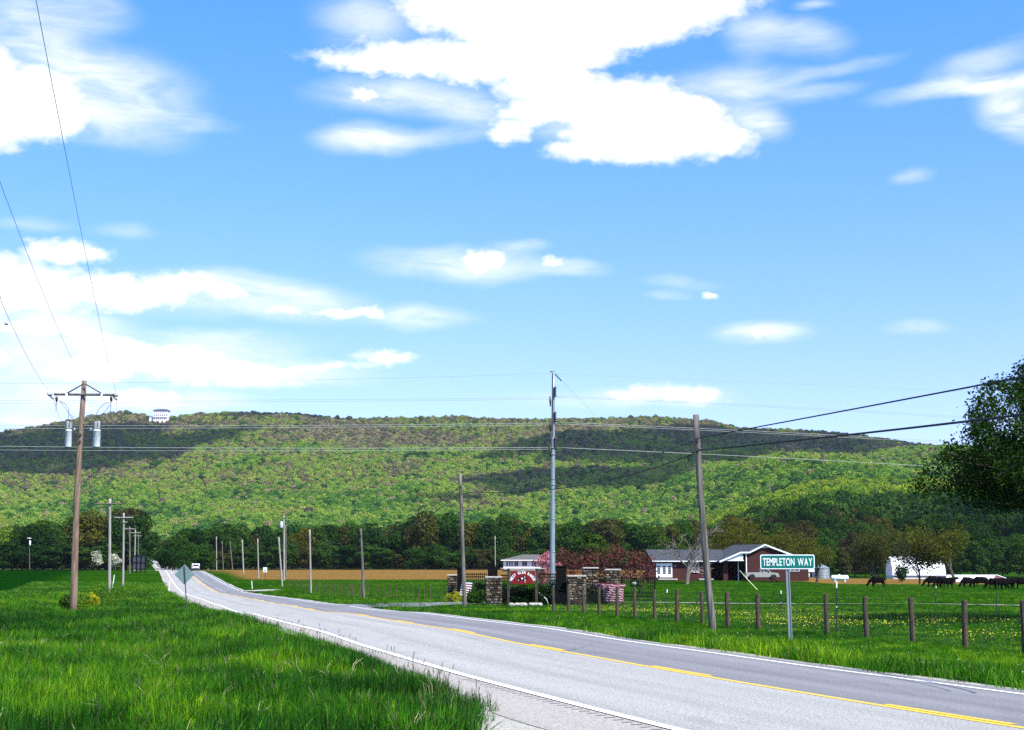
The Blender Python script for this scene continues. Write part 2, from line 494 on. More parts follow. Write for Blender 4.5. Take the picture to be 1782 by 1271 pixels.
# ------------------------------------------------------------------ mesh builder
class MB:
    def __init__(s):
        s.v, s.f, s.m = [], [], []

    def add(s, vs_, fs, mi=0):
        n = len(s.v)
        s.v += [tuple(x) for x in vs_]
        s.f += [tuple(i + n for i in f) for f in fs]
        s.m += [mi] * len(fs)
        return s

    def box(s, c, d, rot=None, mi=0, bev=0.0):
        x, y, z = d[0] / 2, d[1] / 2, d[2] / 2
        if bev > 0:
            b = min(bev, x * .9, y * .9, z * .9)
            vv = []
            for sx in (-1, 1):
                for sy in (-1, 1):
                    for sz in (-1, 1):
                        vv += [(sx * x, sy * (y - b), sz * (z - b)), (sx * (x - b), sy * y, sz * (z - b)), (sx * (x - b), sy * (y - b), sz * z)]
            bm = bmesh.new()
            for p in vv:
                bm.verts.new(p)
            bmesh.ops.convex_hull(bm, input=bm.verts)
            bm.verts.index_update()
            vs_ = [v.co.copy() for v in bm.verts]
            fs = [[v.index for v in f.verts] for f in bm.faces]
            bm.free()
        else:
            vs_ = [Vector((i * x, j * y, k * z)) for i in (-1, 1) for j in (-1, 1) for k in (-1, 1)]
            fs = [(0, 1, 3, 2), (4, 6, 7, 5), (0, 4, 5, 1), (2, 3, 7, 6), (0, 2, 6, 4), (1, 5, 7, 3)]
        M = rot if rot is not None else Matrix.Identity(3)
        return s.add([M @ Vector(p) + Vector(c) for p in vs_], fs, mi)

    def tube(s, pts, rad, n=8, mi=0, cap=True):
        pts = [Vector(p) for p in pts]
        if not hasattr(rad, '__len__'):
            rad = [rad] * len(pts)
        vs_, fs = [], []
        up = None
        for i, p in enumerate(pts):
            t = (pts[min(i + 1, len(pts) - 1)] - pts[max(i - 1, 0)])
            t = t.normalized() if t.length > 1e-9 else Vector((0, 0, 1))
            if up is None:
                a = t.cross(Vector((0, 0, 1)))
                if a.length < 0.05:
                    a = t.cross(Vector((1, 0, 0)))
                a.normalize()
            else:
                a = (up - t * up.dot(t)).normalized()
            up = a
            b = t.cross(a)
            for k in range(n):
                q = 2 * math.pi * k / n
                vs_.append(p + (a * math.cos(q) + b * math.sin(q)) * rad[i])
        for i in range(len(pts) - 1):
            for k in range(n):
                k2 = (k + 1) % n
                fs.append((i * n + k, i * n + k2, (i + 1) * n + k2, (i + 1) * n + k))
        if cap:
            fs.append(tuple(range(n))[::-1])
            fs.append(tuple((len(pts) - 1) * n + k for k in range(n)))
        return s.add(vs_, fs, mi)

    def prism(s, poly, axis, a, b, mi=0):
        """poly in the other two axes extruded from a to b along axis"""
        def pt(u, v, w):
            return {'x': (w, u, v), 'y': (u, w, v), 'z': (u, v, w)}[axis]
        n = len(poly)
        vs_ = [pt(u, v, a) for u, v in poly] + [pt(u, v, b) for u, v in poly]
        fs = [tuple(range(n)), tuple(range(2 * n - 1, n - 1, -1))]
        for i in range(n):
            j = (i + 1) % n
            fs.append((i, i + n, j + n, j))
        return s.add(vs_, fs, mi)

    def lathe(s, prof, n=16, c=(0, 0, 0), mi=0):
        vs_, fs = [], []
        for r, z in prof:
            for k in range(n):
                q = 2 * math.pi * k / n
                vs_.append((c[0] + r * math.cos(q), c[1] + r * math.sin(q), c[2] + z))
        for i in range(len(prof) - 1):
            for k in range(n):
                k2 = (k + 1) % n
                fs.append((i * n + k, i * n + k2, (i + 1) * n + k2, (i + 1) * n + k))
        fs.append(tuple(range(n))[::-1])
        fs.append(tuple((len(prof) - 1) * n + k for k in range(n)))
        return s.add(vs_, fs, mi)

    def mesh(s, name, mats, smooth=False):
        me = bpy.data.meshes.new(name)
        me.from_pydata(s.v, [], s.f)
        if not isinstance(mats, (list, tuple)):
            mats = [mats]
        for m in mats:
            me.materials.append(m)
        if any(s.m):
            me.polygons.foreach_set('material_index', s.m)
        bm = bmesh.new()
        bm.from_mesh(me)
        bmesh.ops.recalc_face_normals(bm, faces=bm.faces)
        bm.to_mesh(me)
        bm.free()
        if smooth:
            me.polygons.foreach_set('use_smooth', [True] * len(me.polygons))
        me.update()
        return me

    def build(s, name, mats, parent=None, smooth=False, loc=(0, 0, 0)):
        return link(name, s.mesh(name, mats, smooth), parent, loc)


def link(name, me, parent=None, loc=(0, 0, 0), rz=0, scale=None):
    o = bpy.data.objects.new(name, me)
    COL.objects.link(o)
    o.location = loc
    o.rotation_euler = (0, 0, rz)
    if scale is not None:
        o.scale = scale if hasattr(scale, '__len__') else (scale,) * 3
    if parent is not None:
        o.parent = parent
    return o


def tag(o, label=None, cat=None, group=None, kind=None):
    if label:
        o['label'] = label
    if cat:
        o['category'] = cat
    if group:
        o['group'] = group
    if kind:
        o['kind'] = kind
    return o


def thing(name, label, cat, loc=(0, 0, 0), rz=0, group=None):
    o = bpy.data.objects.new(name, None)
    COL.objects.link(o)
    o.location = loc
    o.rotation_euler = (0, 0, rz)
    o.empty_display_size = 0.3
    return tag(o, label, cat, group)


def copy_tree(o, parent=None):
    c = o.copy()
    COL.objects.link(c)
    c.parent = parent
    for ch in [x for x in o.children]:
        copy_tree(ch, c)
    return c


def arrmesh(name, V, F, m, smooth=False):
    me = bpy.data.meshes.new(name)
    V = np.asarray(V, dtype=np.float32)
    F = np.asarray(F, dtype=np.int32)
    k = F.shape[1]
    me.vertices.add(len(V))
    me.vertices.foreach_set('co', V.ravel())
    me.loops.add(F.size)
    me.loops.foreach_set('vertex_index', F.ravel())
    me.polygons.add(len(F))
    me.polygons.foreach_set('loop_start', np.arange(0, F.size, k, dtype=np.int32))
    if smooth:
        me.polygons.foreach_set('use_smooth', np.ones(len(F), dtype=bool))
    if m is not None:
        me.materials.append(m)
    me.update(calc_edges=True)
    return me


# ------------------------------------------------------------------ terrain
def sstep(x, a, b):
    t = np.clip((x - a) / (b - a), 0, 1)
    return t * t * (3 - 2 * t)


_ty = np.arange(-100, 6001, 2.0)
_tp = np.interp(_ty, [-100, 0, 45, 66, 90, 135, 176, 205, 230, 275, 318, 340, 365, 400, 440, 500, 560, 700, 1000, 1300],
                [0, 0, -0.02, -0.15, -0.42, -0.9, -1.22, -0.98, -0.53, 0.32, 0.98, 1.05, 0.9, 0.55, 0.42, 1.05, 1.5, 2.96, 5.8, 9.5])
_k = np.ones(7) / 7
_tp = np.convolve(np.pad(_tp, 3, mode='edge'), _k, mode='valid')
SIL = [(-400, 800), (-150, 775), (0, 748), (60, 738), (110, 728), (165, 718), (210, 713), (255, 722), (300, 722), (340, 716), (420, 714), (520, 718), (600, 725), (700, 724), (790, 722), (880, 726), (960, 728), (1060, 726), (1130, 721), (1200, 727), (1250, 731), (1290, 742), (1350, 744), (1430, 748), (1500, 755), (1560, 764), (1620, 775), (1650, 781), (1700, 792), (1782, 806), (1900, 825), (2300, 860)]
_silx = np.array([(x - 891) / 2445 for x, y in SIL])
_silz = np.array([CAM_H + (985 - y) * 2500 / 2445 - 11 for x, y in SIL])


def value_noise(X, Y, s, seed=0):
    x = np.asarray(X) / s + seed * 17.13
    y = np.asarray(Y) / s + seed * 9.71
    xi, yi = np.floor(x).astype(np.int64), np.floor(y).astype(np.int64)
    fx, fy = x - xi, y - yi
    fx, fy = fx * fx * (3 - 2 * fx), fy * fy * (3 - 2 * fy)

    def h(a, b):
        n = (a * 374761393 + b * 668265263 + seed * 1442695) & 0x7fffffff
        n = ((n ^ (n >> 13)) * 1274126177) & 0x7fffffff
        return (n & 0xffff) / 65535.0
    return (h(xi, yi) * (1 - fx) + h(xi + 1, yi) * fx) * (1 - fy) + (h(xi, yi + 1) * (1 - fx) + h(xi + 1, yi + 1) * fx) * fy


def ground(X, Y):
    X = np.asarray(X, dtype=float)
    Y = np.asarray(Y, dtype=float)
    base = np.interp(Y, _ty, _tp)
    q = X / np.maximum(Y, 1)
    # right-hand wooded rise
    wr = sstep(q, 0.07, 0.24) * sstep(X, 60, 150)
    base = base - 2.0 * sstep(q, 0.165, 0.235) * sstep(Y, 200, 300) * (1 - sstep(Y, 425, 540))
    rise = np.interp(Y, [0, 430, 520, 700, 900, 1100, 1300, 1500], [0, 0, 3, 19, 31, 44, 62, 82])
    base = base + wr * np.where(Y < 1500, rise * (1 - 0.0 * Y), 82 + 0 * Y)
    # ridge
    zr = np.interp(q, _silx, _silz)
    t = np.clip((Y - 1280) / 1220.0, 0, 1)
    prof = 0.72 * t + 0.28 * t * t
    fold = (value_noise(X, Y * 0.25, 170, 3) - 0.5) * 60 * np.sin(np.pi * np.clip(t, 0, 1)) ** 0.8
    fold += (value_noise(X, Y * 0.5, 70, 5) - 0.5) * 22 * np.sin(np.pi * np.clip(t, 0, 1))
    rid = base + (zr - base) * prof + fold
    rid = np.where(Y > 2500, zr - (Y - 2500) * 0.10 + 0 * base, rid)
    out = np.where(Y > 1280, rid, base)
    out = out + (value_noise(X, Y, 9, 1) - 0.5) * 0.10 * sstep(np.abs(Y), 4, 30)
    # left verge bank a little above the road, pole stands on it
    return out


RLX = ([-40, -10, 5, 10, 17.96, 21.4, 28.7, 39.4, 53.5, 64, 78, 91, 105, 135, 176, 232, 322, 500, 700, 1000, 1400],
       [24, 13.3, 7.2, 5.2, 2.3, 1.0, -1.35, -4.4, -8.6, -11.7, -15.6, -18.9, -22.5, -30.3, -41.2, -56.0, -79.4, -125.5, -178, -259, -370])
_ry = np.arange(-40, 1401, 1.0)
_rx = np.interp(_ry, *RLX)
_k = np.ones(15) / 15
_rxs = np.convolve(np.pad(_rx, 7, mode='edge'), _k, mode='valid')
_rxs[:20] = _rx[:20]


def XL(Y):
    return np.interp(Y, _ry, _rxs)


RW = 7.75   # between the two edge lines


def lat(Y, o):
    """point at lateral offset o (to the right) from the left edge line at station Y"""
    s = (XL(Y + 2.0) - XL(Y - 2.0)) / 4.0
    n = 1 / math.hypot(1, s)
    return XL(Y) + n * o, Y - s * n * o


def road_u(X, Y):
    """approximate lateral distance to the right of the left line"""
    s = -0.28
    return (X - XL(Y)) * 0.963


def zroad(X, Y):
    return float(ground(X, Y)) if not hasattr(X, '__len__') else ground(X, Y)


def yline(*segs):
    out = []
    for a, b, st in segs:
        out += list(np.arange(a, b, st))
    return np.array(out + [segs[-1][1]])


ylines = yline((-60, 10, 5), (10, 60, 1.0), (60, 130, 2), (130, 420, 4), (420, 1300, 14), (1300, 2700, 22), (2700, 5200, 120))
xl = yline((0, 60, 1.5), (60, 160, 4), (160, 420, 10), (420, 1600, 30), (1600, 3600, 125))
xlines = np.concatenate([-xl[:0:-1], xl])
GX, GY = np.meshgrid(xlines, ylines)
GZ = ground(GX, GY)
u = road_u(GX, GY)


def road_dip(u, Y):
    '''how far the soil lies below the road bed, wider where the near shoulder opens out'''
    wl = np.interp(Y, [0, 18, 24, 32], [6.0, 3.6, 1.6, 0.4])
    return 0.16 * sstep(u, -wl - 1.3, -wl + 0.2) * (1 - sstep(u, RW + 0.2, RW + 1.6))


GZ -= road_dip(u, GY) * (GY < 1400)
V = np.stack([GX, GY, GZ], -1).reshape(-1, 3)
ny, nx = GX.shape
idx = np.arange(ny * nx).reshape(ny, nx)
F = np.stack([idx[:-1, :-1], idx[:-1, 1:], idx[1:, 1:], idx[1:, :-1]], -1).reshape(-1, 4)


def ground_material():
    m = bpy.data.materials.new('meadow_ground')
    m.use_nodes = True
    T = NT(m.node_tree)
    b = m.node_tree.nodes['Principled BSDF']
    b.inputs['Roughness'].default_value = 1.0
    b.inputs['Specular IOR Level'].default_value = 0.0
    t = T.new('ShaderNodeTexCoord')
    co = t.outputs['Object']
    n1 = T.noise(co, 0.06, 4, 0.6)
    n2 = T.noise(co, 1.3, 5, 0.7)
    n3 = T.noise(co, 6.0, 4, 0.7)
    g = T.mix(T.mr(n1, 0.35, 0.65), (0.010, 0.052, 0.002), (0.024, 0.075, 0.003))
    g = T.mix(T.mr(n2, 0.4, 0.68, 0, 0.75), g, (0.005, 0.025, 0.001))
    g = T.mix(T.mr(n3, 0.55, 0.75, 0, 0.5), g, (0.06, 0.12, 0.006))

    def at(nm):
        return T.new('ShaderNodeAttribute', attribute_name=nm).outputs['Fac']
    soil = T.mix(T.mr(T.noise(T.mapping(co, rot=(0, 0, R(-15)), scale=(3, 0.25, 1)), 1.0, 5, 0.7), 0.3, 0.7), (0.125, 0.066, 0.017), (0.22, 0.13, 0.038))
    soil = T.mix(T.mr(T.noise(co, 2.2, 5, 0.75), 0.5, 0.72, 0, 0.6), soil, (0.05, 0.025, 0.007))
    wheat = T.mix(T.mr(T.noise(T.mapping(co, rot=(0, 0, R(15)), scale=(2.0, 0.2, 1)), 1.0, 5, 0.6), 0.35, 0.65), (0.001, 0.019, 0.001), (0.003, 0.030, 0.001))
    floor_ = T.mix(T.mr(n2, 0.3, 0.7), (0.03, 0.045, 0.015), (0.05, 0.06, 0.025))
    c = T.mix(at('wheat'), g, wheat)
    c = T.mix(at('tan'), c, soil)
    c = T.mix(at('gravel'), c, T.mix(T.mr(n3, 0.3, 0.7), (0.20, 0.20, 0.21), (0.32, 0.32, 0.33)))
    c = T.mix(at('forest'), c, floor_)
    T.l.new(c, b.inputs['Base Color'])
    bn = T.new('ShaderNodeBump')
    bn.inputs['Strength'].default_value = 0.8
    bn.inputs['Distance'].default_value = 0.15
    T.put(bn.inputs['Height'], n2)
    T.l.new(bn.outputs[0], b.inputs['Normal'])
    return m


gm = arrmesh('ground', V, F, ground_material(), True)
X_, Y_ = V[:, 0], V[:, 1]
uu = road_u(X_, Y_)


def fattr(me, name, arr, dom='POINT', typ='FLOAT'):
    a = me.attributes.new(name, typ, dom)
    a.data.foreach_set('value' if typ in ('FLOAT', 'INT') else 'vector', np.asarray(arr, dtype=np.float32 if typ != 'INT' else np.int32).ravel())


def tanf(X, Y):
    u = road_u(X, Y)
    near = 246 + 26 * sstep(X, 45, 60)
    return sstep(Y, near - 3, near + 3) * (1 - sstep(Y, 476, 482)) * sstep(u, 11.5, 14) * (1 - sstep(X / np.maximum(Y, 1), 0.5, 0.6)) * (1 - sstep(Y, 385, 395) * sstep(X, 55, 60))


fattr(gm, 'tan', tanf(X_, Y_))
whf = (1 - sstep(uu, -21, -17)) * sstep(Y_, 58, 72) * (1 - sstep(Y_, 440, 450))
fattr(gm, 'wheat', whf)
fattr(gm, 'gravel', np.zeros(len(X_)))
fattr(gm, 'forest', np.clip(sstep(Y_, 482, 500) * ((uu < -14) | (uu > RW + 14)), 0, 1))
tag(link('ground', gm), kind='structure')


def gz(x, y):
    return float(ground(x, y))


# ------------------------------------------------------------------ road
def strip(name, o0, o1, dz, m, y0, y1, uvw=True, kind='structure', parent=None, label=None, cross=1, shadow_step=None):
    ys = [y0]
    while ys[-1] < y1:
        ys.append(min(y1, ys[-1] + (1.0 if ys[-1] < 70 else 2.0 if ys[-1] < 420 else 10)))
    vs_, uvs, fs = [], [], []
    for y in ys:
        a = o0(y) if callable(o0) else o0
        b = o1(y) if callable(o1) else o1
        for k in range(cross + 1):
            o = a + (b - a) * k / cross
            x_, y_ = lat(y, o)
            vs_.append((x_, y_, gz(lat(y, RW / 2)[0], lat(y, RW / 2)[1]) + dz))
            uvs.append((o, y))
    c = cross + 1
    for i in range(len(ys) - 1):
        for k in range(cross):
            fs.append((i * c + k, i * c + k + 1, (i + 1) * c + k + 1, (i + 1) * c + k))
    me = bpy.data.meshes.new(name)
    me.from_pydata(vs_, [], fs)
    me.materials.append(m)
    ul = me.uv_layers.new(name='UVMap')
    for lp in me.loops:
        ul.data[lp.index].uv = uvs[lp.vertex_index]
    o = link(name, me, parent)
    if kind and parent is None:
        o['kind'] = kind
    return o


def wob(y, s, a):
    return (value_noise(np.array([y]), np.array([s * 10.0]), 1.7, s)[0] - 0.5) * a


def shoulder_edge(y):
    w = float(np.interp(y, [5, 14, 18, 21, 26, 34, 60, 100, 1400], [6.0, 4.3, 2.85, 1.6, 0.85, 0.62, 0.7, 1.1, 1.2]))
    return -w + wob(y, 3, 0.35)


strip('road_shoulder', lambda y: shoulder_edge(y) - 0.35 - 0.9 * float(sstep(26.0 - y, 0, 6)), 0.0, 0.012, gravel, -12, 1390)
strip('road_shoulder', RW, lambda y: RW + 0.75 + wob(y, 5, 0.3), 0.012, gravel, -12, 1390)
strip('paved_shoulder', lambda y: max(shoulder_edge(y), -1.5) + wob(y, 9, 0.12), -0.02, 0.020, shoulder_m, -12, 1390)
strip('paved_shoulder', RW + 0.02, RW + 0.45, 0.020, lane_far, -12, 1390)
CLN = 4.42
strip('road', -0.02, CLN, 0.028, lane_near, -12, 1390)
strip('road', CLN, RW + 0.02, 0.028, lane_far, -12, 1390)
strip('edge_line', -0.02, 0.16, 0.034, linew, -12, 1200)
strip('edge_line', RW - 0.10, RW + 0.01, 0.034, linew, -12, 1200)
strip('centre_line', CLN - 0.10, CLN + 0.03, 0.034, yellow, -12, 900)
y = 17.6
k = 0
dash_mb = []
while y < 330:
    strip('centre_dash', CLN + 0.075, CLN + 0.20, 0.034, yellow, y - 8.6 if k == 0 else y, (y - 8.6 if k == 0 else y) + 2.8)
    if k == 0:
        strip('centre_dash', CLN + 0.075, CLN + 0.20, 0.034, yellow, y, y + 2.8)
    k += 1
    y += 8.55
# rumble marks beside the left edge line: flat quads, groove shade painted dark
mb = MB()
yy = 12.0
while yy < 27:
    p = []
    for (o, dyy) in ((-0.26, 0), (-0.08, 0.01), (-0.08, 0.055), (-0.26, 0.045)):
        x_, y_ = lat(yy + dyy, o)
        p.append((x_, y_, gz(*lat(yy, RW / 2)) + 0.026))
    mb.add(p, [(0, 1, 2, 3)])
    yy += 0.29
tag(mb.build('rumble_strip', groove), kind='stuff')


# driveways and farm track: sheets on the ground
def sheet(name, pts, width, m, dz=0.03, kind='structure', n=14):
    pts = [Vector(p) for p in pts]
    dens = []
    for a, b in zip(pts[:-1], pts[1:]):
        for i in range(n):
            dens.append(a.lerp(b, i / n))
    dens.append(pts[-1])
    vs_, fs = [], []
    for i, p in enumerate(dens):
        t = (dens[min(i + 1, len(dens) - 1)] - dens[max(i - 1, 0)]).normalized()
        nrm = Vector((-t.y, t.x))
        w = (width[0] + (width[1] - width[0]) * i / (len(dens) - 1)) / 2 if hasattr(width, '__len__') else width / 2
        w *= 1 + 0.15 * (random.random() - 0.5)
        for k in (-1, -0.33, 0.33, 1):
            q = p.to_2d() if len(p) > 2 else p
            q = Vector((q.x, q.y)) + nrm.to_2d() * w * k if len(nrm) > 2 else Vector((q.x, q.y)) + nrm * w * k
            vs_.append((q.x, q.y, gz(q.x, q.y) + dz))
    for i in range(len(dens) - 1):
        for k in range(3):
            fs.append((i * 4 + k, i * 4 + k + 1, (i + 1) * 4 + k + 1, (i + 1) * 4 + k))
    me = bpy.data.meshes.new(name)
    me.from_pydata(vs_, [], fs)
    me.materials.append(m)
    o = link(name, me)
    o['kind'] = kind
    return o


def P2(px, Y):
    p = P(px, 1000, Y)
    return (p.x, Y)


dx0, dy0 = lat(83, RW + 0.3)
sheet('driveway', [(dx0, dy0 + 1), P2(720, 95), P2(790, 101), P2(835, 103)], (7, 4.5), graveld, 0.05)
sheet('farm_track', [P2(835, 103.2), P2(900, 105), P2(1100, 104.5), P2(1300, 101), P2(1500, 97), P2(1900, 91)], 2.4, gravel, 0.05, n=20)
dx1, dy1 = lat(183, RW + 0.5)
sheet('gravel_entrance', [(dx1 - .3, dy1), (dx1 + 1.6, dy1 + 2), (dx1 + 2.6, dy1 + 7)], (5, 2.2), gravel, 0.06)
dx2, dy2 = lat(140, -1.0)
sheet('gravel_entrance', [(dx2, dy2), (dx2 - 2.6, dy2 + 1), (dx2 - 4, dy2 + 1.4)], (4.5, 0.6), gravel, 0.06)
dx3, dy3 = lat(330, -1.0)
sheet('gravel_entrance', [(dx3, dy3 - 3), (dx3 - 7, dy3 - 3)], (3.0, 2.5), gravel, 0.06)


# ------------------------------------------------------------------ scatter (geometry nodes)
def scatter(name, pts, rot, scl, idxs, tint, sources, label=None, cat=None, kind='stuff'):
    me = bpy.data.meshes.new(name)
    pts = np.asarray(pts, dtype=np.float32)
    me.vertices.add(len(pts))
    me.vertices.foreach_set('co', pts.ravel())
    fattr(me, 'rot', rot, typ='FLOAT_VECTOR')
    fattr(me, 'scl', scl, typ='FLOAT_VECTOR')
    fattr(me, 'idx', idxs, typ='INT')
    fattr(me, 'tint', tint)
    o = link(name, me)
    tag(o, label, cat, kind=kind)
    c = bpy.data.collections.new(name + '_source')
    for s_ in sources:
        c.objects.link(s_)
    ng = bpy.data.node_groups.new(name + '_nodes', 'GeometryNodeTree')
    ng.interface.new_socket('Geometry', in_out='INPUT', socket_type='NodeSocketGeometry')
    ng.interface.new_socket('Geometry', in_out='OUTPUT', socket_type='NodeSocketGeometry')
    gi = ng.nodes.new('NodeGroupInput')
    go = ng.nodes.new('NodeGroupOutput')
    ci = ng.nodes.new('GeometryNodeCollectionInfo')
    ci.inputs['Collection'].default_value = c
    ci.inputs['Separate Children'].default_value = True
    ci.inputs['Reset Children'].default_value = True
    ip = ng.nodes.new('GeometryNodeInstanceOnPoints')
    ip.inputs['Pick Instance'].default_value = True

    def na(nm, ty):
        n = ng.nodes.new('GeometryNodeInputNamedAttribute')
        n.data_type = ty
        n.inputs['Name'].default_value = nm
        return n.outputs['Attribute']
    L = ng.links.new
    L(gi.outputs[0], ip.inputs['Points'])
    L(ci.outputs[0], ip.inputs['Instance'])
    L(na('idx', 'INT'), ip.inputs['Instance Index'])
    L(na('rot', 'FLOAT_VECTOR'), ip.inputs['Rotation'])
    L(na('scl', 'FLOAT_VECTOR'), ip.inputs['Scale'])
    L(ip.outputs[0], go.inputs[0])
    md = o.modifiers.new('scatter', 'NODES')
    md.node_group = ng
    return o


def src(name, me):
    return bpy.data.objects.new(name, me)     # only feeds the scatter, not in the scene itself


# ------------------------------------------------------------------ foliage meshes
def quads(C, N, S, rg, asp=0.7):
    """rhombic leaf clumps: centres C, normals N, sizes S"""
    n = len(C)
    N = N / np.maximum(np.linalg.norm(N, axis=1, keepdims=True), 1e-6)
    r = rg.normal(size=(n, 3))
    T_ = np.cross(N, r)
    T_ /= np.maximum(np.linalg.norm(T_, axis=1, keepdims=True), 1e-6)
    B_ = np.cross(N, T_)
    S = np.asarray(S).reshape(-1, 1)
    a = S * rg.uniform(0.7, 1.3, (n, 1))
    b = S * asp * rg.uniform(0.7, 1.3, (n, 1))
    Vq = np.stack([C + T_ * a, C + B_ * b + N * S * 0.15, C - T_ * a, C - B_ * b + N * S * 0.15], 1).reshape(-1, 3)
    Fq = np.arange(4 * n).reshape(n, 4)
    return Vq, Fq


def crown_mesh(name, seed, lobes, nq, size, m, inner=0.2, njit=0.6, up=0.25):
    rg = np.random.default_rng(seed)
    lobes = np.asarray(lobes, dtype=float)      # x,y,z,rx,ry,rz
    area = (lobes[:, 3] * lobes[:, 5]) ** 1.0
    pick = rg.choice(len(lobes), nq, p=area / area.sum())
    d = rg.normal(size=(nq, 3))
    d[:, 2] += up
    d /= np.linalg.norm(d, axis=1, keepdims=True)
    rad = np.where(rg.random(nq) < inner, rg.uniform(0.35, 0.9, nq), rg.uniform(0.88, 1.06, nq))
    L = lobes[pick]
    C = L[:, :3] + d * L[:, 3:6] * rad[:, None]
    N = d + rg.normal(size=(nq, 3)) * njit
    Vq, Fq = quads(C, N, size * rg.uniform(0.6, 1.4, nq), rg)
    return arrmesh(name, Vq, Fq, m)


def lobes_for(seed, w, h, z0, n, sx=1.0):
    """crown lobes filling an egg-shaped envelope, width w, height h, starting at z0"""
    rg = np.random.default_rng(seed + 100)
    out = [(0, 0, z0 + h * 0.5, w * 0.30, w * 0.30, h * 0.38)]
    for i in range(n):
        t = (i + 0.5) / n
        zz = z0 + h * (0.10 + 0.82 * t)
        env = math.sqrt(max(0.05, 1 - ((t - 0.42) / 0.62) ** 2))
        a = rg.uniform(0, 2 * math.pi)
        rr = w * 0.5 * env * rg.uniform(0.45, 0.85)
        s = w * rg.uniform(0.13, 0.24)
        out.append((math.cos(a) * rr, math.sin(a) * rr, zz, s, s, s * rg.uniform(0.7, 1.0)))
    return out


def limb_tree(seed, height, spread, levels, r0, first=0.3, lean=0.0, angle=0.6, kids=(3, 4), droop=0.0, nseg=3, minr=0.01, sides=5):
    """a branching skeleton; returns MB and twig ends"""
    rd = random.Random(seed)
    mb = MB()
    tips = []

    def grow(p, d, L, r, lev):
        pts, rad = [p.copy()], [r]
        q = p.copy()
        dd = d.copy()
        for i in range(nseg):
            dd = (dd + Vector((rd.gauss(0, .13), rd.gauss(0, .13), rd.gauss(0.03, .08) - droop * lev))).normalized()
            q = q + dd * (L / nseg)
            pts.append(q.copy())
            rad.append(max(minr, r * (1 - 0.42 * (i + 1) / nseg)))
            if lev > 0 and i >= nseg - 2:
                tips.append((q.copy(), lev))
        mb.tube(pts, rad, sides if lev < 2 else 3, cap=False)
        if lev >= levels:
            tips.append((q.copy(), lev))
            return
        nk = rd.randint(*kids)
        for k in range(nk):
            t = rd.uniform(0.45, 1.0) if k else 1.0
            ip = min(int(t * nseg), nseg)
            bp = pts[ip]
            a = rd.uniform(0, 2 * math.pi)
            ax = dd.orthogonal().normalized()
            ax.rotate(Matrix.Rotation(a, 3, dd))
            nd = dd.copy()
            nd.rotate(Matrix.Rotation(rd.uniform(0.5, 1.3) * angle, 3, ax))
            nd = Vector((nd.x * spread, nd.y * spread, nd.z)).normalized()
            grow(bp, nd, L * rd.uniform(0.6, 0.85), rad[ip] * rd.uniform(0.55, 0.75), lev + 1)
    grow(Vector((0, 0, -0.3)), Vector((lean, 0, 1)).normalized(), height * first, r0, 0)
    return mb, tips


def leaves_at(name, seed, tips, per, spreadr, size, m):
    rg = np.random.default_rng(seed)
    Cn = np.array([t[0][:] for t in tips])
    C = np.repeat(Cn, per, axis=0) + rg.normal(size=(len(Cn) * per, 3)) * spreadr
    N = rg.normal(size=C.shape) + np.array([0, 0, 0.6])
    Vq, Fq = quads(C, N, size * rg.uniform(0.6, 1.4, len(C)), rg, 0.55)
    return arrmesh(name, Vq, Fq, m)

#PART2
# ------------------------------------------------------------------ the wooded ridge
def in_view(X, Y, m=0.05):
    return np.abs(X) < (0.372 + m) * Y + 4


def jgrid(x0, x1, y0, y1, s, seed, jit=0.9):
    rg = np.random.default_rng(seed)
    gx, gy = np.meshgrid(np.arange(x0, x1, s), np.arange(y0, y1, s))
    gx = gx + rg.uniform(-.5, .5, gx.shape) * s * jit
    gy = gy + rg.uniform(-.5, .5, gy.shape) * s * jit
    return gx.ravel(), gy.ravel(), rg


hx, hy, rg = jgrid(-1250, 1250, 1240, 2640, 7.8, 11)
k = in_view(hx, hy, 0.06)
mans = P(278, 733, 2492)
MX, MY = mans.x, 2492.0
k &= ~((np.abs(hx - MX) < 16) & (hy > MY - 5) & (hy < MY + 30))
ruu = road_u(hx, hy)
k &= ~((np.abs(ruu - 4) < 10) & (hy < 1400))
hx, hy = hx[k], hy[k]
n = len(hx)
hz = ground(hx, hy)
tall = np.clip((hy - 1300) / 1100, 0, 1)
patch = value_noise(hx, hy, 130, 2) * 0.6 + value_noise(hx, hy, 45, 4) * 0.4
tint = 0.30 + rg.normal(0, .135, n) + (patch - 0.5) * 0.85 + tall ** 1.3 * 0.50
tint = np.where(rg.random(n) < 0.025, 1.0, tint)
tint = np.where((rg.random(n) < 0.08), rg.uniform(0, 0.15, n), tint)
tint = np.clip(tint, 0, 1)
s = rg.uniform(3.3, 6.0, n)
rot = np.stack([rg.normal(0, .08, n), rg.normal(0, .08, n), rg.uniform(0, 6.28, n)], 1)
scl = np.stack([s * rg.uniform(.85, 1.15, n), s * rg.uniform(.85, 1.15, n), s * rg.uniform(.9, 1.35, n)], 1)
scrub = (np.abs(hx - MX) < 26) & (hy > MY - 60) & (hy < MY)
scl[scrub] *= 0.6
pts = np.stack([hx, hy, hz + np.where(scrub, 0.5, 5) + s * 0.4], 1)
hill_src = []
for i in range(7):
    r_ = np.random.default_rng(i + 50)
    lob = [(0, 0, 0, .82, .82, .85)] + [(r_.uniform(-.5, .5), r_.uniform(-.5, .5), r_.uniform(-.1, .55), r_.uniform(.35, .55), r_.uniform(.35, .55), r_.uniform(.3, .5)) for _ in range(4)]
    hill_src.append(src('hill_crown', crown_mesh('hill_crown', i, lob, 620, 0.125, leaf_hill, 0.18, 0.75, 0.4)))
scatter('ridge_forest', pts, rot, scl, rg.integers(0, 7, n), tint, hill_src, 'spring woodland in mixed green and brown covering the long ridge', 'forest')

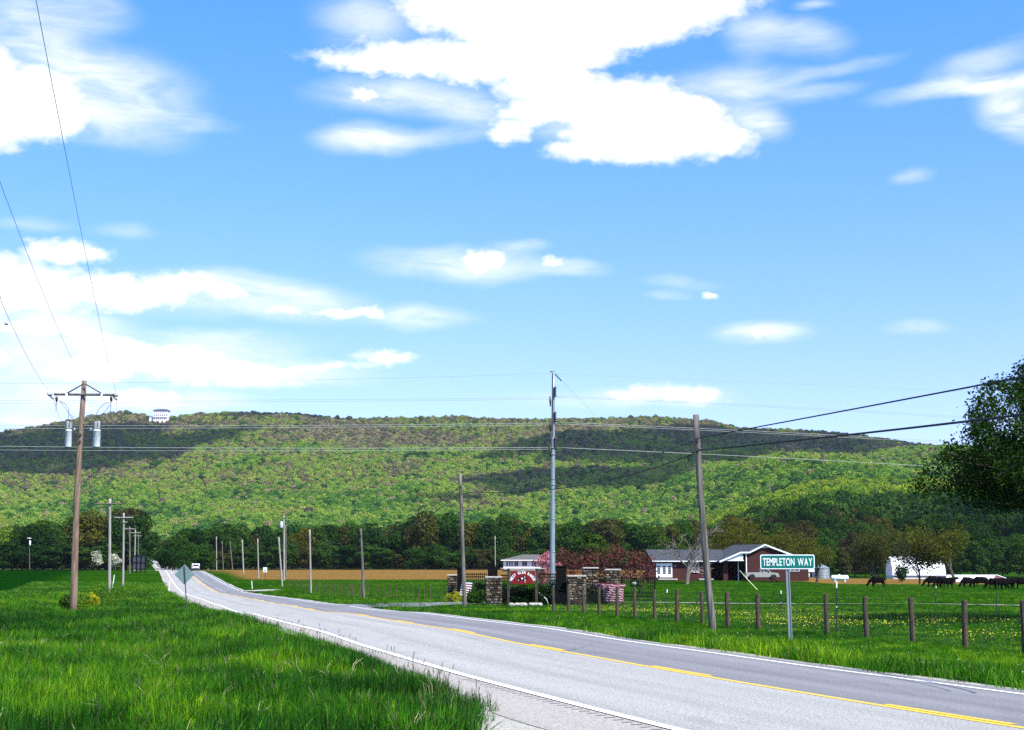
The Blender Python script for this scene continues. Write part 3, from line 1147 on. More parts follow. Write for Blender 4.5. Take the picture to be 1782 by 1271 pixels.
hx, hy, rg = jgrid(-620, 620, 505, 1240, 8.2, 12)
q = hx / hy
k = in_view(hx, hy, 0.06) & ((q > 0.10) & (hy > 620) | (q <= 0.10) & (hy > 525) & (hy < 760))
ruu = road_u(hx, hy)
k &= ~(np.abs(ruu - 4) < 17)
hx, hy = hx[k], hy[k]
n = len(hx)
s = rg.uniform(4.0, 6.4, n)
pb = value_noise(hx, hy, 60, 6)
tint = np.clip(0.12 + 0.55 * sstep(hy, 700, 900) + rg.normal(0, .16, n) + (pb - .5) * .35, 0, 1)
pts = np.stack([hx, hy, ground(hx, hy) + 6.5 + s * 0.4], 1)
rot = np.stack([rg.normal(0, .08, n), rg.normal(0, .08, n), rg.uniform(0, 6.28, n)], 1)
scl = np.stack([s * rg.uniform(.85, 1.15, n), s * rg.uniform(.85, 1.15, n), s * rg.uniform(1.1, 1.5, n)], 1)
sp_src = []
for i in range(5):
    r_ = np.random.default_rng(i + 80)
    lob = [(0, 0, -.1, .75, .75, .95)] + [(r_.uniform(-.6, .6), r_.uniform(-.6, .6), r_.uniform(-.3, .6), r_.uniform(.3, .5), r_.uniform(.3, .5), r_.uniform(.28, .45)) for _ in range(7)]
    sp_src.append(src('slope_crown', crown_mesh('slope_crown', i + 20, lob, 1000, 0.10, leaf_spur, 0.15, 0.6, 0.4)))
scatter('hillside_wood', pts, rot, scl, rg.integers(0, 5, n), tint, sp_src, 'dense wood on the low rise at the foot of the ridge', 'forest')


# ------------------------------------------------------------------ single trees in the tree lines
def trunk_mesh(seed, h):
    rd = random.Random(seed)
    m_ = MB()
    m_.tube([(0, 0, -0.6), (rd.gauss(0, .1), rd.gauss(0, .1), h * 0.3), (rd.gauss(0, .3), rd.gauss(0, .3), h * 0.72)], [0.34, 0.24, 0.1], 7)
    for i in range(5):
        a = rd.uniform(0, 6.28)
        z = h * rd.uniform(0.25, 0.5)
        m_.tube([(0, 0, z), (math.cos(a) * 1.6, math.sin(a) * 1.6, z + 1.6), (math.cos(a) * 3.2, math.sin(a) * 3.2, z + 3.6)], [0.14, 0.09, 0.03], 5)
    return m_.mesh('trunk', bark)


TREES = []
for i in range(9):
    w, h = [(10, 14), (12, 13), (8.5, 15), (11, 12), (9, 13.5), (13, 14), (7.5, 14), (10, 11), (12, 15)][i]
    lob = lobes_for(i, w, h, 1.2 if i % 2 else 0.6, 15 + i)
    TREES.append((trunk_mesh(i, h), crown_mesh('crown', i + 200, lob, 4200, 0.34, leaf_dark, 0.22, 0.65, 0.3), h + 1.2, w))
TLAB = []
SEG = {'left': [(40, 'at the left edge'), (80, 'beside the small service pole'), (128, 'left of the big pole'), (186, 'right of the big pole'), (999, 'behind the left pole row')],
       'mid': [(330, 'left of the white car on the crest'), (378, 'above the white car on the crest'), (426, 'behind the small far pale poles'), (480, 'above the small white sign'), (515, 'behind the pole pair with transformer'), (590, 'behind the fourth plain pole'), (680, 'behind the third plain pole'), (772, 'left of the leftmost stone pillar'), (855, 'behind the second plain pole'), (958, 'above the white house'), (1050, 'right of the steel pole'), (1128, 'above the dark pink trees'), (1240, 'above the brick house roof'), (9999, 'above the brick house gable')],
       'rise': [(1320, 'above the brick gable'), (1420, 'above the street name sign'), (1500, 'above the propane tank'), (1560, 'above the lone cow'), (1645, 'above the white barn'), (1720, 'above the low white shed'), (9999, 'behind the big oak')]}


def seg(which, x):
    for lim, nm in SEG[which]:
        if x < lim:
            return nm


MATC = {'dark': leaf_dark, 'mid': leaf_mid, 'brown': leaf_brown, 'olive': leaf_olive, 'bright': leaf_bright}
LABC = {'dark': 'dark green tree', 'mid': 'mid green tree', 'brown': 'brownish budding tree', 'olive': 'olive yellow tree', 'bright': 'fresh light green tree'}


def place_tree(px, top, Y, kind, where, group, i=None, wid=None, name='broadleaf_tree', sink=0.0, label=None):
    p = P(px, top, Y)
    g = gz(p.x, Y) - sink
    h = p.z - g
    i = random.randrange(9) if i is None else i
    tm, cm, mh, mw = TREES[i]
    root = thing(name, label or (LABC[kind] + ' ' + where), 'tree', (p.x, Y, g), random.uniform(0, 6.28), group)
    if not label:
        TLAB.append((LABC[kind] + ' ' + where, px, root))
    sc = h / mh
    wx = sc if wid is None else wid / mw
    root.scale = (wx, wx, sc)
    link('trunk', tm, root)
    c = link('crown', cm, root)
    if kind != 'dark':
        c.material_slots[0].link = 'OBJECT'
        c.material_slots[0].material = MATC[kind]
    return root


def interp_top(tab, x):
    return float(np.interp(x, [a for a, b in tab], [b for a, b in tab]))


TOPL = [(-60, 905), (0, 922), (20, 912), (45, 925), (85, 903), (110, 925), (120, 915), (140, 900), (155, 890), (175, 905), (195, 905), (225, 889), (244, 900), (250, 925)]
kinds = ['dark', 'dark', 'mid', 'brown', 'dark', 'dark', 'olive']
x = -70
c = 0
while x < 246:
    kd = kinds[(c * 5 + 3) % 7]
    if 0 <= x < 25:
        kd = 'bright'
    place_tree(x, interp_top(TOPL, x) + random.uniform(-2, 4), random.uniform(448, 480), kd, 'in the far left tree line ' + seg('left', x), 'trees behind the field on the left')
    x += random.uniform(11, 17)
    c += 1
for x, t, w in ((8, 945, 14), (60, 948, 12), (100, 945, 13), (150, 950, 13), (185, 945, 12), (240, 948, 7)):
    place_tree(x, t, 444, 'dark', 'low in front of the left tree line ' + seg('left', x), 'low trees in front of the left tree line', wid=w)
TOPM = [(285, 945), (300, 928), (330, 919), (350, 914), (400, 918), (450, 924), (480, 930), (520, 925), (560, 914), (600, 911), (650, 909), (690, 920), (720, 905), (735, 895), (755, 890), (775, 897), (800, 915), (850, 903), (900, 903), (960, 918), (1010, 905), (1060, 902), (1080, 905), (1130, 918), (1190, 905), (1250, 918), (1290, 900)]
x = 290
c = 0
while x < 1290:
    kd = ['dark', 'dark', 'brown', 'dark', 'mid', 'dark', 'dark', 'olive', 'dark', 'mid'][(c * 7 + 2) % 10]
    if 1110 < x < 1230:
        kd = ['brown', 'olive', 'mid'][c % 3]
    Yd = random.uniform(488, 520)
    place_tree(x, interp_top(TOPM, x) + random.uniform(-3, 5), Yd, kd, 'in the far tree line ' + seg('mid', x), 'trees in the tree line beyond the tan field')
    x += random.uniform(12, 19)
    c += 1
x = 296
c = 0
while x < 1290:
    place_tree(x, random.uniform(945, 965), random.uniform(483, 486), ['dark', 'dark', 'mid', 'dark', 'brown'][c % 5], 'low at the tree line foot ' + seg('mid', x), 'low trees at the far edge of the tan field', wid=random.uniform(9, 12))
    x += random.uniform(20, 34)
    c += 1
# rise behind the house and barns
rows = [(430, 947, 1.0), (470, 930, 1.1), (520, 912, 1.1), (575, 897, 1.2), (615, 888, 1.2)]
c = 0
for ri, (Yr, tp, sp) in enumerate(rows):
    x = 1255 + ri * 6
    while x < 1830:
        t = tp + (value_noise(np.array([x * 1.0]), np.array([Yr * 1.0]), 60, 8)[0] - .5) * 26 + (10 if x < 1330 else 0)
        kd = ['dark', 'mid', 'brown', 'dark', 'olive', 'mid', 'dark', 'brown'][(c * 5 + 1) % 8]
        if x > 1560:
            kd = ['dark', 'dark', 'mid', 'dark'][c % 4]
        elif ri < 2:
            kd = ['brown', 'olive', 'mid', 'dark', 'brown'][c % 5]
        place_tree(x, t, Yr + random.uniform(-14, 14), kd, ['in the front row', 'in the second row', 'in the middle row', 'in the fourth row', 'in the highest row'][ri] + ' of the rise ' + seg('rise', x), 'trees on the rise behind the house and barns')
        x += random.uniform(17, 27) * sp * 450 / Yr * 1.05
        c += 1
place_tree(1030, 925, 300, 'dark', 'standing tall right of the steel pole, behind the gate', None, i=6, wid=6.5, label='narrow dark tree rising behind the ranch gate, right of the steel pole')
place_tree(302, 940, 360, 'dark', '', None, i=1, wid=7, label='dark round tree at the start of the tree line beside the road crest')
place_tree(325, 948, 372, 'mid', '', None, i=3, wid=8, label='green spreading tree over the road crest, left of the pale poles')
place_tree(352, 955, 385, 'dark', '', None, i=4, wid=8, label='dark tree behind the white truck on the crest')
for (x, t, Yd, kd) in ((252, 962, 900, 'mid'), (262, 950, 1100, 'bright'), (288, 945, 1000, 'mid'), (276, 940, 1230, 'bright'), (250, 940, 1150, 'bright'), (296, 958, 700, 'dark')):
    place_tree(x, t, Yd, kd, 'by the far end of the road', 'trees by the far end of the road')

ORD = ['leftmost', 'second', 'third', 'fourth', 'fifth', 'sixth', 'seventh', 'eighth', 'ninth', 'tenth']
for lb in sorted(set(t[0] for t in TLAB)):
    g_ = sorted([t for t in TLAB if t[0] == lb], key=lambda t: t[1])
    if len(g_) > 1:
        for i, t in enumerate(g_):
            t[2]['label'] = ' '.join((ORD[min(i, 9)] + ' ' + lb).replace(' of the photo', '').split()[:16]) if True else ''

# blossoming shrubs on the left
for (x, y0, y1, w, lb) in ((168, 961, 984, 3.6, 'white blossoming shrub left of the second utility pole'), (201, 965, 988, 3.0, 'white blossoming shrub between the second and third utility poles')):
    Yd = 330
    p = P(x, y0, Yd)
    g = gz(p.x, Yd)
    root = thing('blossoming_shrub', lb, 'shrub', (p.x, Yd, g))
    h = p.z - g
    m_, tips = limb_tree(int(x), h * 1.2, 1.2, 2, 0.08, first=0.35, kids=(4, 5), angle=0.8)
    m_.build('stem', bark, root)
    link('crown', crown_mesh('crown', int(x), lobes_for(int(x), w, h * .75, h * 0.3, 9), 420, 0.13, leaf_white, 0.4, 0.8), root)


# pink and wine crab apples behind the gate
def crabapple(px, top, Y, w, m, label, seed, nq=1500, base=None):
    p = P(px, top, Y)
    g = gz(p.x, Y)
    h = p.z - g
    root = thing('crab_apple_tree', label, 'tree', (p.x, Y, g))
    mb_, tips = limb_tree(seed, h, 1.3, 3, 0.11, first=0.3, kids=(3, 4), angle=0.8)
    mb_.build('trunk', bark, root)
    link('crown', crown_mesh('crown', seed, lobes_for(seed, w, h * .8, h * .22, 14), nq, 0.11, m, 0.4, 0.8), root)
    return root


crabapple(950, 961, 150, 3.3, leaf_pink, 'pale pink blossoming tree left of the steel pole', 301, 1500)
crabapple(988, 958, 152, 3.4, leaf_wine, 'wine red blossoming tree just right of the steel pole', 302, 700)
crabapple(1030, 955, 156, 5.0, leaf_wine, 'wine red crab apple behind the tall stone pillar', 303, 1000)
crabapple(1075, 950, 152, 6.0, leaf_wine, 'broad dark pink crab apple left of the brick house', 304, 1350)
crabapple(1112, 958, 158, 4.2, leaf_wine, 'dark red crab apple at the left end of the brick house', 305, 850)


# budding open trees by the farm yard
def open_tree(px, base, top, Y, spread, seed, m, label, per=10, lev=4, r0=0.2, lsize=0.11, lspread=0.45, bk=None, first=0.26, angle=0.62, wscale=1.0, leafmin=0.42):
    p = P(px, base, Y)
    g = min(gz(p.x, Y), p.z + 0.2)
    h = P(px, top, Y).z - g
    mb_, tips = limb_tree(seed, 10, spread, lev, r0, first=first, kids=(3, 4), angle=angle, minr=0.02)
    zt = max(t[0].z for t in tips)
    root = thing('budding_tree', label, 'tree', (p.x, Y, g))
    sc = h / zt
    root.scale = (sc * wscale, sc * wscale, sc)
    mb_.build('trunk', bk or bark, root)
    tips = [t for t in tips if t[0].z > zt * leafmin]
    if per:
        link('crown', leaves_at('crown', seed, tips, per, lspread, lsize, m), root)
    return root


open_tree(1524, 1010, 921, 250, 1.25, 401, leaf_brown, 'brown budding tree above the single cow left of the white barn', per=14, wscale=1.0)
open_tree(1600, 1012, 921, 250, 1.0, 402, leaf_brown, 'open budding tree standing in front of the white barn', per=3, wscale=.8, first=.3, lsize=.08)
open_tree(1661, 1014, 921, 248, 1.15, 403, leaf_olive, 'yellow olive budding tree at the right end of the white barn', per=16, wscale=.9)
open_tree(1195, 1003, 910, 222, 1.35, 404, leaf_brown, 'bare branching tree in front of the brick house wall', per=1, bk=barkg, wscale=1.0, lev=4, lsize=.07)
open_tree(1419, 1008, 925, 262, 1.2, 405, leaf_olive, 'olive budding tree behind the right end of the street name sign', per=12)
open_tree(1345, 985, 915, 285, 1.3, 406, leaf_olive, 'olive budding tree behind the gable of the brick house', per=12, wscale=1.1)
open_tree(1270, 985, 925, 300, 1.2, 407, leaf_olive, 'yellowish tree behind the roof of the brick house', per=10)


# ------------------------------------------------------------------ the oak leaning in from the right
oak_Y = 56.0
oak_c = P(1930, 985, oak_Y)
ox, oz = oak_c.x, gz(oak_c.x, oak_Y)
oak = thing('oak_tree', 'large dark leafed tree reaching in from the right edge above the pasture', 'tree', (ox, oak_Y, oz))
mb_ = MB()
rd = random.Random(77)
tips = []


def oak_ok(q, sl=0):
    w = q + Vector((ox, oak_Y, oz - CAM_H))
    px_ = 891 + 2445 * w.x / w.y
    py_ = 985 - 2445 * w.z / w.y
    if q.x > 6:
        return q.z > 3.2
    lim = np.interp(py_, [500, 600, 646, 680, 720, 745, 775, 800, 835, 862, 876], [2050, 1900, 1772, 1716, 1702, 1712, 1668, 1635, 1600, 1598, 1640])
    return px_ > lim - sl and py_ < 872 + sl + 0.02 * max(0, px_ - 1650)


def oak_branch(p, d, L, r, lev, dro=0.0):
    ns = 5 if lev < 2 else 3
    pts, rad = [p.copy()], [r]
    q, dd = p.copy(), d.normalized()
    for i in range(ns):
        dd = (dd + Vector((rd.gauss(0, .12), rd.gauss(0, .12), rd.gauss(0, .10) + 0.02 - dro))).normalized()
        nq_ = q + dd * (L / ns)
        if not oak_ok(nq_, 7):
            dd = (dd + Vector((0.5, 0, 0.45))).normalized()
            nq_ = q + dd * (L / ns) * .5
            if not oak_ok(nq_, 9):
                break
        q = nq_
        pts.append(q.copy())
        rad.append(max(0.008, r * (1 - 0.5 * (i + 1) / ns)))
        if lev >= 2:
            tips.append((q.copy(), lev))
    if len(pts) < 2:
        return
    ns = len(pts) - 1
    mb_.tube(pts, rad, 7 if lev < 2 else 4, cap=False)
    if lev >= 4:
        return
    for k_ in range(rd.randint(3, 4) + (2 if lev < 2 else 0)):
        ip = rd.randint(min(ns, 1 if lev > 0 else 2), ns)
        ax = dd.orthogonal().normalized()
        ax.rotate(Matrix.Rotation(rd.uniform(0, 6.28), 3, dd))
        nd = dd.copy()
        nd.rotate(Matrix.Rotation(rd.uniform(0.35, 0.95), 3, ax))
        oak_branch(pts[ip], nd, L * rd.uniform(0.5, 0.72), rad[ip] * rd.uniform(0.5, 0.7), lev + 1, dro)


mb_.tube([(0, 0, -0.5), (0.1, 0, 1.2), (0.0, 0.1, 3.0), (0.2, 0, 5.5), (0.1, 0.1, 8.5)], [0.62, 0.45, 0.40, 0.32, 0.16], 12)
for (px_, py_, zz, L, r, dy) in ((1602, 848, 4.6, 0, .17, 0.3), (1632, 800, 4.9, 0, .16, -1.0), (1640, 866, 4.4, 0, .13, 2.0), (1665, 852, 4.5, 0, .13, -1.5), (1660, 780, 5.2, 0, .13, 1.5), (1720, 860, 4.4, 0, .12, 1.2), (1740, 780, 5.0, 0, .12, 0.4), (1695, 745, 5.6, 0, .15, 0.5), (1730, 690, 7.0, 0, .13, -0.6), (1790, 650, 8.0, 0, .12, 1.2), (1680, 800, 5.0, 0, .12, -2.6), (1700, 840, 4.6, 0, .12, -3.0)):
    e = P(px_, py_, oak_Y + dy)
    e = Vector((e.x - ox, dy, e.z - oz))
    s0 = Vector((0.05, 0, zz))
    v = e - s0
    oak_branch(s0, v, v.length * 0.62, r, 1)
for k_ in range(8):
    a = rd.uniform(-1.2, 1.6)
    oak_branch(Vector((0.1, 0, rd.uniform(4.2, 8.3))), Vector((math.cos(a), math.sin(a) * 1.0, rd.uniform(0.1, 0.9))), rd.uniform(3.5, 5.0), 0.14, 1)
mb_.build('trunk', bark, oak)
tips = [t for t in tips if t[0].x < 9 and oak_ok(t[0], 4)]
link('crown', leaves_at('crown', 9, tips, 18, 0.18, 0.068, leaf_oak), oak)

# ------------------------------------------------------------------ clouds over the valley (they cast the shade patches on the hill)
cm_ = bpy.data.materials.new('cloud_vapour')
cm_.use_nodes = True
T = NT(cm_.node_tree)
T.n.clear()
d_ = T.new('ShaderNodeBsdfDiffuse')
d_.inputs[0].default_value = (0.9, 0.9, 0.92, 1)
t_ = T.new('ShaderNodeBsdfTranslucent')
t_.inputs[0].default_value = (0.85, 0.86, 0.9, 1)
a_ = T.new('ShaderNodeMixShader')
a_.inputs[0].default_value = 0.5
T.l.new(d_.outputs[0], a_.inputs[1])
T.l.new(t_.outputs[0], a_.inputs[2])
tr_ = T.new('ShaderNodeBsdfTransparent')
x_ = T.new('ShaderNodeMixShader')
tco = T.new('ShaderNodeTexCoord')
lw_ = T.new('ShaderNodeLayerWeight')      # thin vapour towards each lump's rim
lw_.inputs[0].default_value = 0.5
rim_ = T.mr(lw_.outputs['Facing'], 0.85, 0.15, 0.0, 1.0)
T.put(x_.inputs[0], T.math('MULTIPLY', rim_, T.mr(T.noise(tco.outputs['Object'], 0.012, 5, 0.6), 0.30, 0.56, 0.15, 0.86)))
T.l.new(tr_.outputs[0], x_.inputs[1])
T.l.new(a_.outputs[0], x_.inputs[2])
o_ = T.new('ShaderNodeOutputMaterial')
T.l.new(x_.outputs[0], o_.inputs[0])


def cloud_over(lobes, alt, seed):
    """one cumulus: flat-based lumps standing over the given ground spots, seen along the sun's ray"""
    rg = np.random.default_rng(seed)
    bm = bmesh.new()
    cx = cy = 0
    for (tx, ty, tz, rx, ry) in lobes:
        k_ = (alt - tz) / SUNV.z
        c0 = Vector((tx, ty, tz)) + SUNV * k_
        nl = max(4, int(rx * ry / 9000))
        for j in range(nl):
            a = rg.uniform(0, 6.28)
            q = math.sqrt(rg.random()) * 0.8
            px_, py_ = c0.x + math.cos(a) * q * rx, c0.y + math.sin(a) * q * ry
            s_ = min(rx, ry) * rg.uniform(0.28, 0.5)
            r_ = bmesh.ops.create_icosphere(bm, subdivisions=3, radius=1)
            for v in r_['verts']:
                nn = 1 + 0.28 * mnoise.noise(v.co * 2.2 + Vector((j, seed, 0)))
                v.co = Vector((px_ + v.co.x * s_ * nn, py_ + v.co.y * s_ * nn, alt + max(v.co.z, -0.12) * s_ * 0.55 * nn))
    me = bpy.data.meshes.new('cloud')
    bm.to_mesh(me)
    bm.free()
    me.materials.append(cm_)
    me.polygons.foreach_set('use_smooth', [True] * len(me.polygons))
    link('cloud', me)['kind'] = 'structure'


def gp(px, Y):
    x_ = P(px, 900, Y).x
    return x_, Y, gz(x_, Y) + 8


cloud_over([(*gp(-60, 2220), 320, 300), (*gp(120, 2190), 240, 250), (*gp(230, 2200), 130, 120), (*gp(215, 2350), 120, 90), (*gp(330, 2330), 130, 60), (*gp(430, 2500), 200, 75), (*gp(560, 2530), 90, 50), (*gp(60, 2020), 200, 110)], 1350, 1)
cloud_over([(*gp(1110, 2100), 240, 220), (*gp(1270, 2130), 260, 270), (*gp(1420, 2310), 250, 240), (*gp(1570, 2420), 190, 170), (*gp(1100, 1860), 210, 200), (*gp(1230, 1900), 200, 200), (*gp(970, 1800), 150, 110), (*gp(860, 1700), 120, 70), (*gp(790, 2120), 140, 50)], 1350, 2)
cloud_over([(-330, 560, 8, 240, 75), (-90, 560, 8, 190, 62), (100, 560, 8, 190, 62), (260, 575, 15, 150, 105), (400, 600, 20, 150, 130)], 1300, 3)
#PART3
# ------------------------------------------------------------------ utility poles
def pole(name, base, top, Y, r0, r1, m, label, group=None, bend=0.0, cat='utility pole', Yt=None, n=12):
    b = P(base[0], base[1], Y)
    t = P(top[0], top[1], Yt or Y)
    root = thing(name, label, cat, (b.x, Y, b.z), 0, group)
    tv = t - b
    pts = [tv * -0.06 + Vector((0, 0, -0.8))]
    rr = [r0 * 1.02]
    for i in range(9):
        f = i / 8
        pts.append(tv * f + Vector((bend * math.sin(math.pi * f), 0, 0)))
        rr.append(r0 + (r1 - r0) * f)
    MB().tube(pts, rr, n).build('pole', m, root, True)
    return root, tv, b


def on(b, tv, f):
    return tv * f


def insulator(c, h=0.16, r=0.07, sheds=3, m=porc, root=None, name='insulator', down=False):
    pr = [(0.015, 0)]
    for i in range(sheds):
        z0 = h * (0.2 + 0.75 * i / sheds)
        pr += [(r * 0.45, z0), (r, z0 + h * 0.05), (r * 0.5, z0 + h * 0.2)]
    pr.append((0.02, h))
    if down:
        pr = [(a, -z) for a, z in pr]
    return MB().lathe(pr, 10).build(name, m, root, True, c)


# big pole with two transformers
Lp, tv, b = pole('utility_pole', (128.5, 1046), (147, 663), 70, 0.185, 0.125, wood, 'tall brown wooden pole with crossarm and two grey transformers by the left verge', 'wooden crossarm poles along the left of the road', -0.10)


def L2(px, py, Y=70, o=None):
    return P(px, py, Y) - (b if o is None else o)


arm0, arm1 = L2(94, 686.5, 69.8), L2(197, 687.5, 69.8)
MB().tube([arm0, arm1], 0.062, 4).build('crossarm', woodg, Lp)
for (pa, pb) in (((146, 668), (116, 685)), ((148, 668), (177, 685))):
    MB().tube([L2(*pa, 69.75), L2(*pb, 69.72)], 0.04, 6).build('brace', woodg, Lp)
    MB().box(L2(pb[0], 687, 69.68), (0.10, 0.05, 0.12)).build('bracket', white, Lp)
for (px_, py_) in ((88, 687), (203, 688)):
    c0 = L2(px_, py_, 69.7)
    rt = MB()
    for q in range(4):
        rt.lathe([(0.03, 0.06 * q), (0.125, 0.06 * q + 0.012), (0.12, 0.06 * q + 0.03), (0.03, 0.06 * q + 0.045)], 14)
    o = rt.build('strain_insulator', porcg, Lp, True, c0 + Vector((0, -0.1, 0)))
    o.rotation_euler = (R(78), 0, R(12))
    o = MB().tube([(0, 0, 0), (0.06, 0, -0.12), (0.13, 0, -0.22), (0.22, 0.05, -0.24)], 0.035, 6).build('clamp', steeld, Lp, True, c0 + Vector((0.02 if px_ < 100 else -0.14, -0.2, 0.0)))
for (px_, py_) in ((98.5, 692), (193.5, 692)):
    c0 = L2(px_, py_, 69.6)
    ct = MB().tube([(0, 0, 0.05), (0, 0, -0.05), (0.02, 0, -0.2)], [0.05, 0.075, 0.05], 8)
    o = ct.build('fuse_cutout', porc, Lp, True, c0)
    MB().tube([(0, 0, -0.18), (0.0, -0.02, -0.50)], 0.02, 5).build('fuse_tube', steeld, o)
    MB().tube([(0, 0, -0.5), (0.0, -0.02, -0.72)], 0.012, 4).build('tail_wire', steeld, o)
for k_, (px_, side) in enumerate(((118.5, 1), (167.5, -1))):
    c0 = L2(px_, 778.5, 69.75)
    hh = (778.5 - 748.5) * 70 / 2445
    rr = 0.165 if side > 0 else 0.185
    can = MB().lathe([(rr * .94, 0), (rr, 0.03), (rr, hh * .93), (rr * 1.05, hh * .94), (rr * 1.05, hh * .98), (rr * .7, hh * 1.04), (0.02, hh * 1.07)], 18).build('transformer', canw, Lp, True, c0)
    for q in (-0.07, 0.08):
        insulator((q, -0.02, hh * 1.02), 0.42, 0.095, 5, porcg, can, 'bushing')
    insulator((side * (rr + 0.12), -0.02, hh * .95), 0.18, 0.06, 2, porcg, can, 'arrester')
    for zz in (0.45, 0.82):
        MB().tube([(side * rr, 0, hh * zz), (side * 0.42, 0.05, hh * zz + 0.02)], 0.022, 6).build('mounting_arm', steeld, can)
for (a, m1, c) in (((104, 698), (124, 705), (119, 728)), ((104, 699), (117, 712), (128, 734)), ((189, 700), (172, 706), (165, 727)), ((190, 702), (188, 718), (163, 730)), ((124, 722), (131, 730), (129, 745)), ((162, 726), (156, 736), (158, 746))):
    p0, p1, p2 = L2(*a, 69.6), L2(*m1, 69.5), L2(*c, 69.6)
    pts = [p0.lerp(p1, t).lerp(p1.lerp(p2, t), t) for t in np.linspace(0, 1, 9)]
    MB().tube(pts, 0.013, 5).build('jumper_wire', steeld, Lp, True)
for (px_, py_) in ((152, 725), (141.5, 752), (141, 764)):
    MB().box(L2(px_, py_, 69.75), (0.10, 0.10, 0.06)).build('bolt_plate', galv, Lp)

# the rest of the left row
LPOLES = [((190.5, 1020), (191.3, 868), 150, 877, 166, 214, 'second', 2), ((214, 1027), (215.5, 893), 205, 901, 198.5, 232.5, 'third', 3),
          ((226, 1003), (225.6, 916.5), 290, 921, 216.5, 236, 'fourth', 4), ((234, 1000), (235.6, 922.5), 345, 927.5, 226.5, 245, 'fifth', 5), ((240.5, 1000), (240.7, 930), 430, 933, 232.5, 247, 'sixth', 6)]
arm_ends = []
for (bs, tp, Yd, ya, x0, x1, nm, k_) in LPOLES:
    r_, tv2, b2 = pole('utility_pole', bs, tp, Yd, 0.17, 0.13, woodp if k_ in (2, 3, 5) else woodg, f'{nm} crossarm pole from the camera in the row left of the road', 'wooden crossarm poles along the left of the road', n=8)
    a0, a1 = P(x0, ya, Yd - .2) - b2, P(x1, ya, Yd - .2) - b2
    MB().tube([a0, a1], 0.085, 4).build('crossarm', woodd if k_ == 2 else woodp, r_)
    for f in (0.03, 0.36, 0.97):
        insulator(a0.lerp(a1, f) + Vector((0, 0, 0.08)), 0.28, 0.10, 2, porc, r_)
    if k_ == 3:
        MB().tube([P(213, 909, Yd - .2) - b2, P(222, 909, Yd - .2) - b2], 0.06, 4).build('side_arm', woodp, r_)
    arm_ends.append((Yd, a0 + b2, tv2 + b2, a1 + b2))

# small service pole far left
r_, tv2, b2 = pole('service_pole', (51.5, 990), (51.2, 935), 430, 0.13, 0.1, woodd, 'small pole with a white transformer before the trees at far left')
MB().lathe([(0.2, 0), (0.27, .08), (0.27, 1.3), (0.12, 1.5)], 10).build('transformer', white, r_, True, P(52, 949.5, 429.5) - b2)
MB().tube([P(47.5, 937, 429.6) - b2, P(54.5, 937, 429.6) - b2], 0.1, 4).build('crossarm', white, r_)

# plain telephone poles right of the road
TP = [((1240, 1089), (1211, 722), 49.2, 'nearest', 0.125, 0.105, woodg), ((808.5, 1049), (801, 825), 88.0, 'second', 0.14, 0.10, woodg), ((633.5, 1048), (628, 920), 129, 'third', 0.12, 0.10, woodg), ((541, 1029), (539, 922), 170, 'fourth', 0.12, 0.10, woodp),
      ((491, 1018), (485, 935), 207, 'fifth', 0.14, 0.12, woodp), ((450, 1009), (448.5, 938), 251, 'sixth', 0.13, 0.11, woodp), ((424, 1001), (421.5, 939.5), 290, 'seventh', 0.16, 0.14, woodp), ((405, 993), (400, 942), 327, 'eighth', 0.12, 0.10, woodg), ((388.5, 993), (386.5, 942), 370, 'ninth', 0.12, 0.10, woodg),
      ((377, 993), (376.5, 934), 404, 'tenth', 0.15, 0.13, woodp), ((362, 993), (361.8, 962), 455, 'eleventh', 0.16, 0.15, woodp), ((354.5, 992), (354.3, 969), 510, 'twelfth', 0.16, 0.15, woodp), ((345, 993), (345, 973), 560, 'thirteenth', 0.16, 0.15, woodp), ((332, 993), (332, 976), 600, 'fourteenth', 0.14, 0.13, woodp)]
ptop = []
for (bs, tp, Yd, nm, ra, rb, m_) in TP:
    r_, tv2, b2 = pole('telephone_pole', bs, tp, Yd, ra, rb, m_, f'{nm} plain wooden pole from the camera in the row right of the road' + (', leaning left' if nm in ('nearest', 'fifth', 'eighth') else ''), 'plain poles along the right of the road', -0.06 if nm == 'nearest' else 0.0, n=10 if Yd < 100 else 7)
    ptop.append((b2, tv2, Yd))
    if nm == 'nearest':
        for f in (0.875, 0.83):
            MB().box(tv2 * f + Vector((-0.05, -0.13, 0)), (0.1, 0.14, 0.09)).build('clamp', steeld, r_)
    if nm == 'third' or nm == 'second':
        MB().box(tv2 * 0.9 + Vector((0, -0.13, 0)), (0.1, 0.12, 0.08)).build('clamp', steeld, r_)

# pair of taller poles with transformer further along
r_, tv2, b2 = pole('utility_pole', (494.5, 1009), (494.2, 896), 240, 0.16, 0.13, woodp, 'taller pole with a small transformer beside the fifth plain pole', n=8)
MB().lathe([(0.2, 0), (0.26, .08), (0.26, 0.9), (0.1, 1.15)], 10).build('transformer', canw, r_, True, P(489.8, 919, 239.6) - b2)
MB().tube([P(486, 897, 239.6) - b2, P(501, 897, 239.6) - b2], 0.07, 4).build('crossarm', woodg, r_)
pole('utility_pole', (497.5, 1005), (497.2, 915), 262, 0.15, 0.12, woodg, 'grey pole immediately right of the taller transformer pole', n=7)
pole('light_pole', (862, 1003), (861.5, 933), 290, 0.10, 0.09, woodp, 'thin pale pole behind the stone gate pillar, left of the white house', n=7)

# steel transmission pole
Ys = 118
S_, tvS, bS = pole('transmission_pole', (961, 1042), (963, 647), Ys, 0.24, 0.125, galv, 'tall grey steel transmission pole rising behind the ranch gate', n=18)


def SL(px, py, Y=Ys):
    return P(px, py, Y) - bS


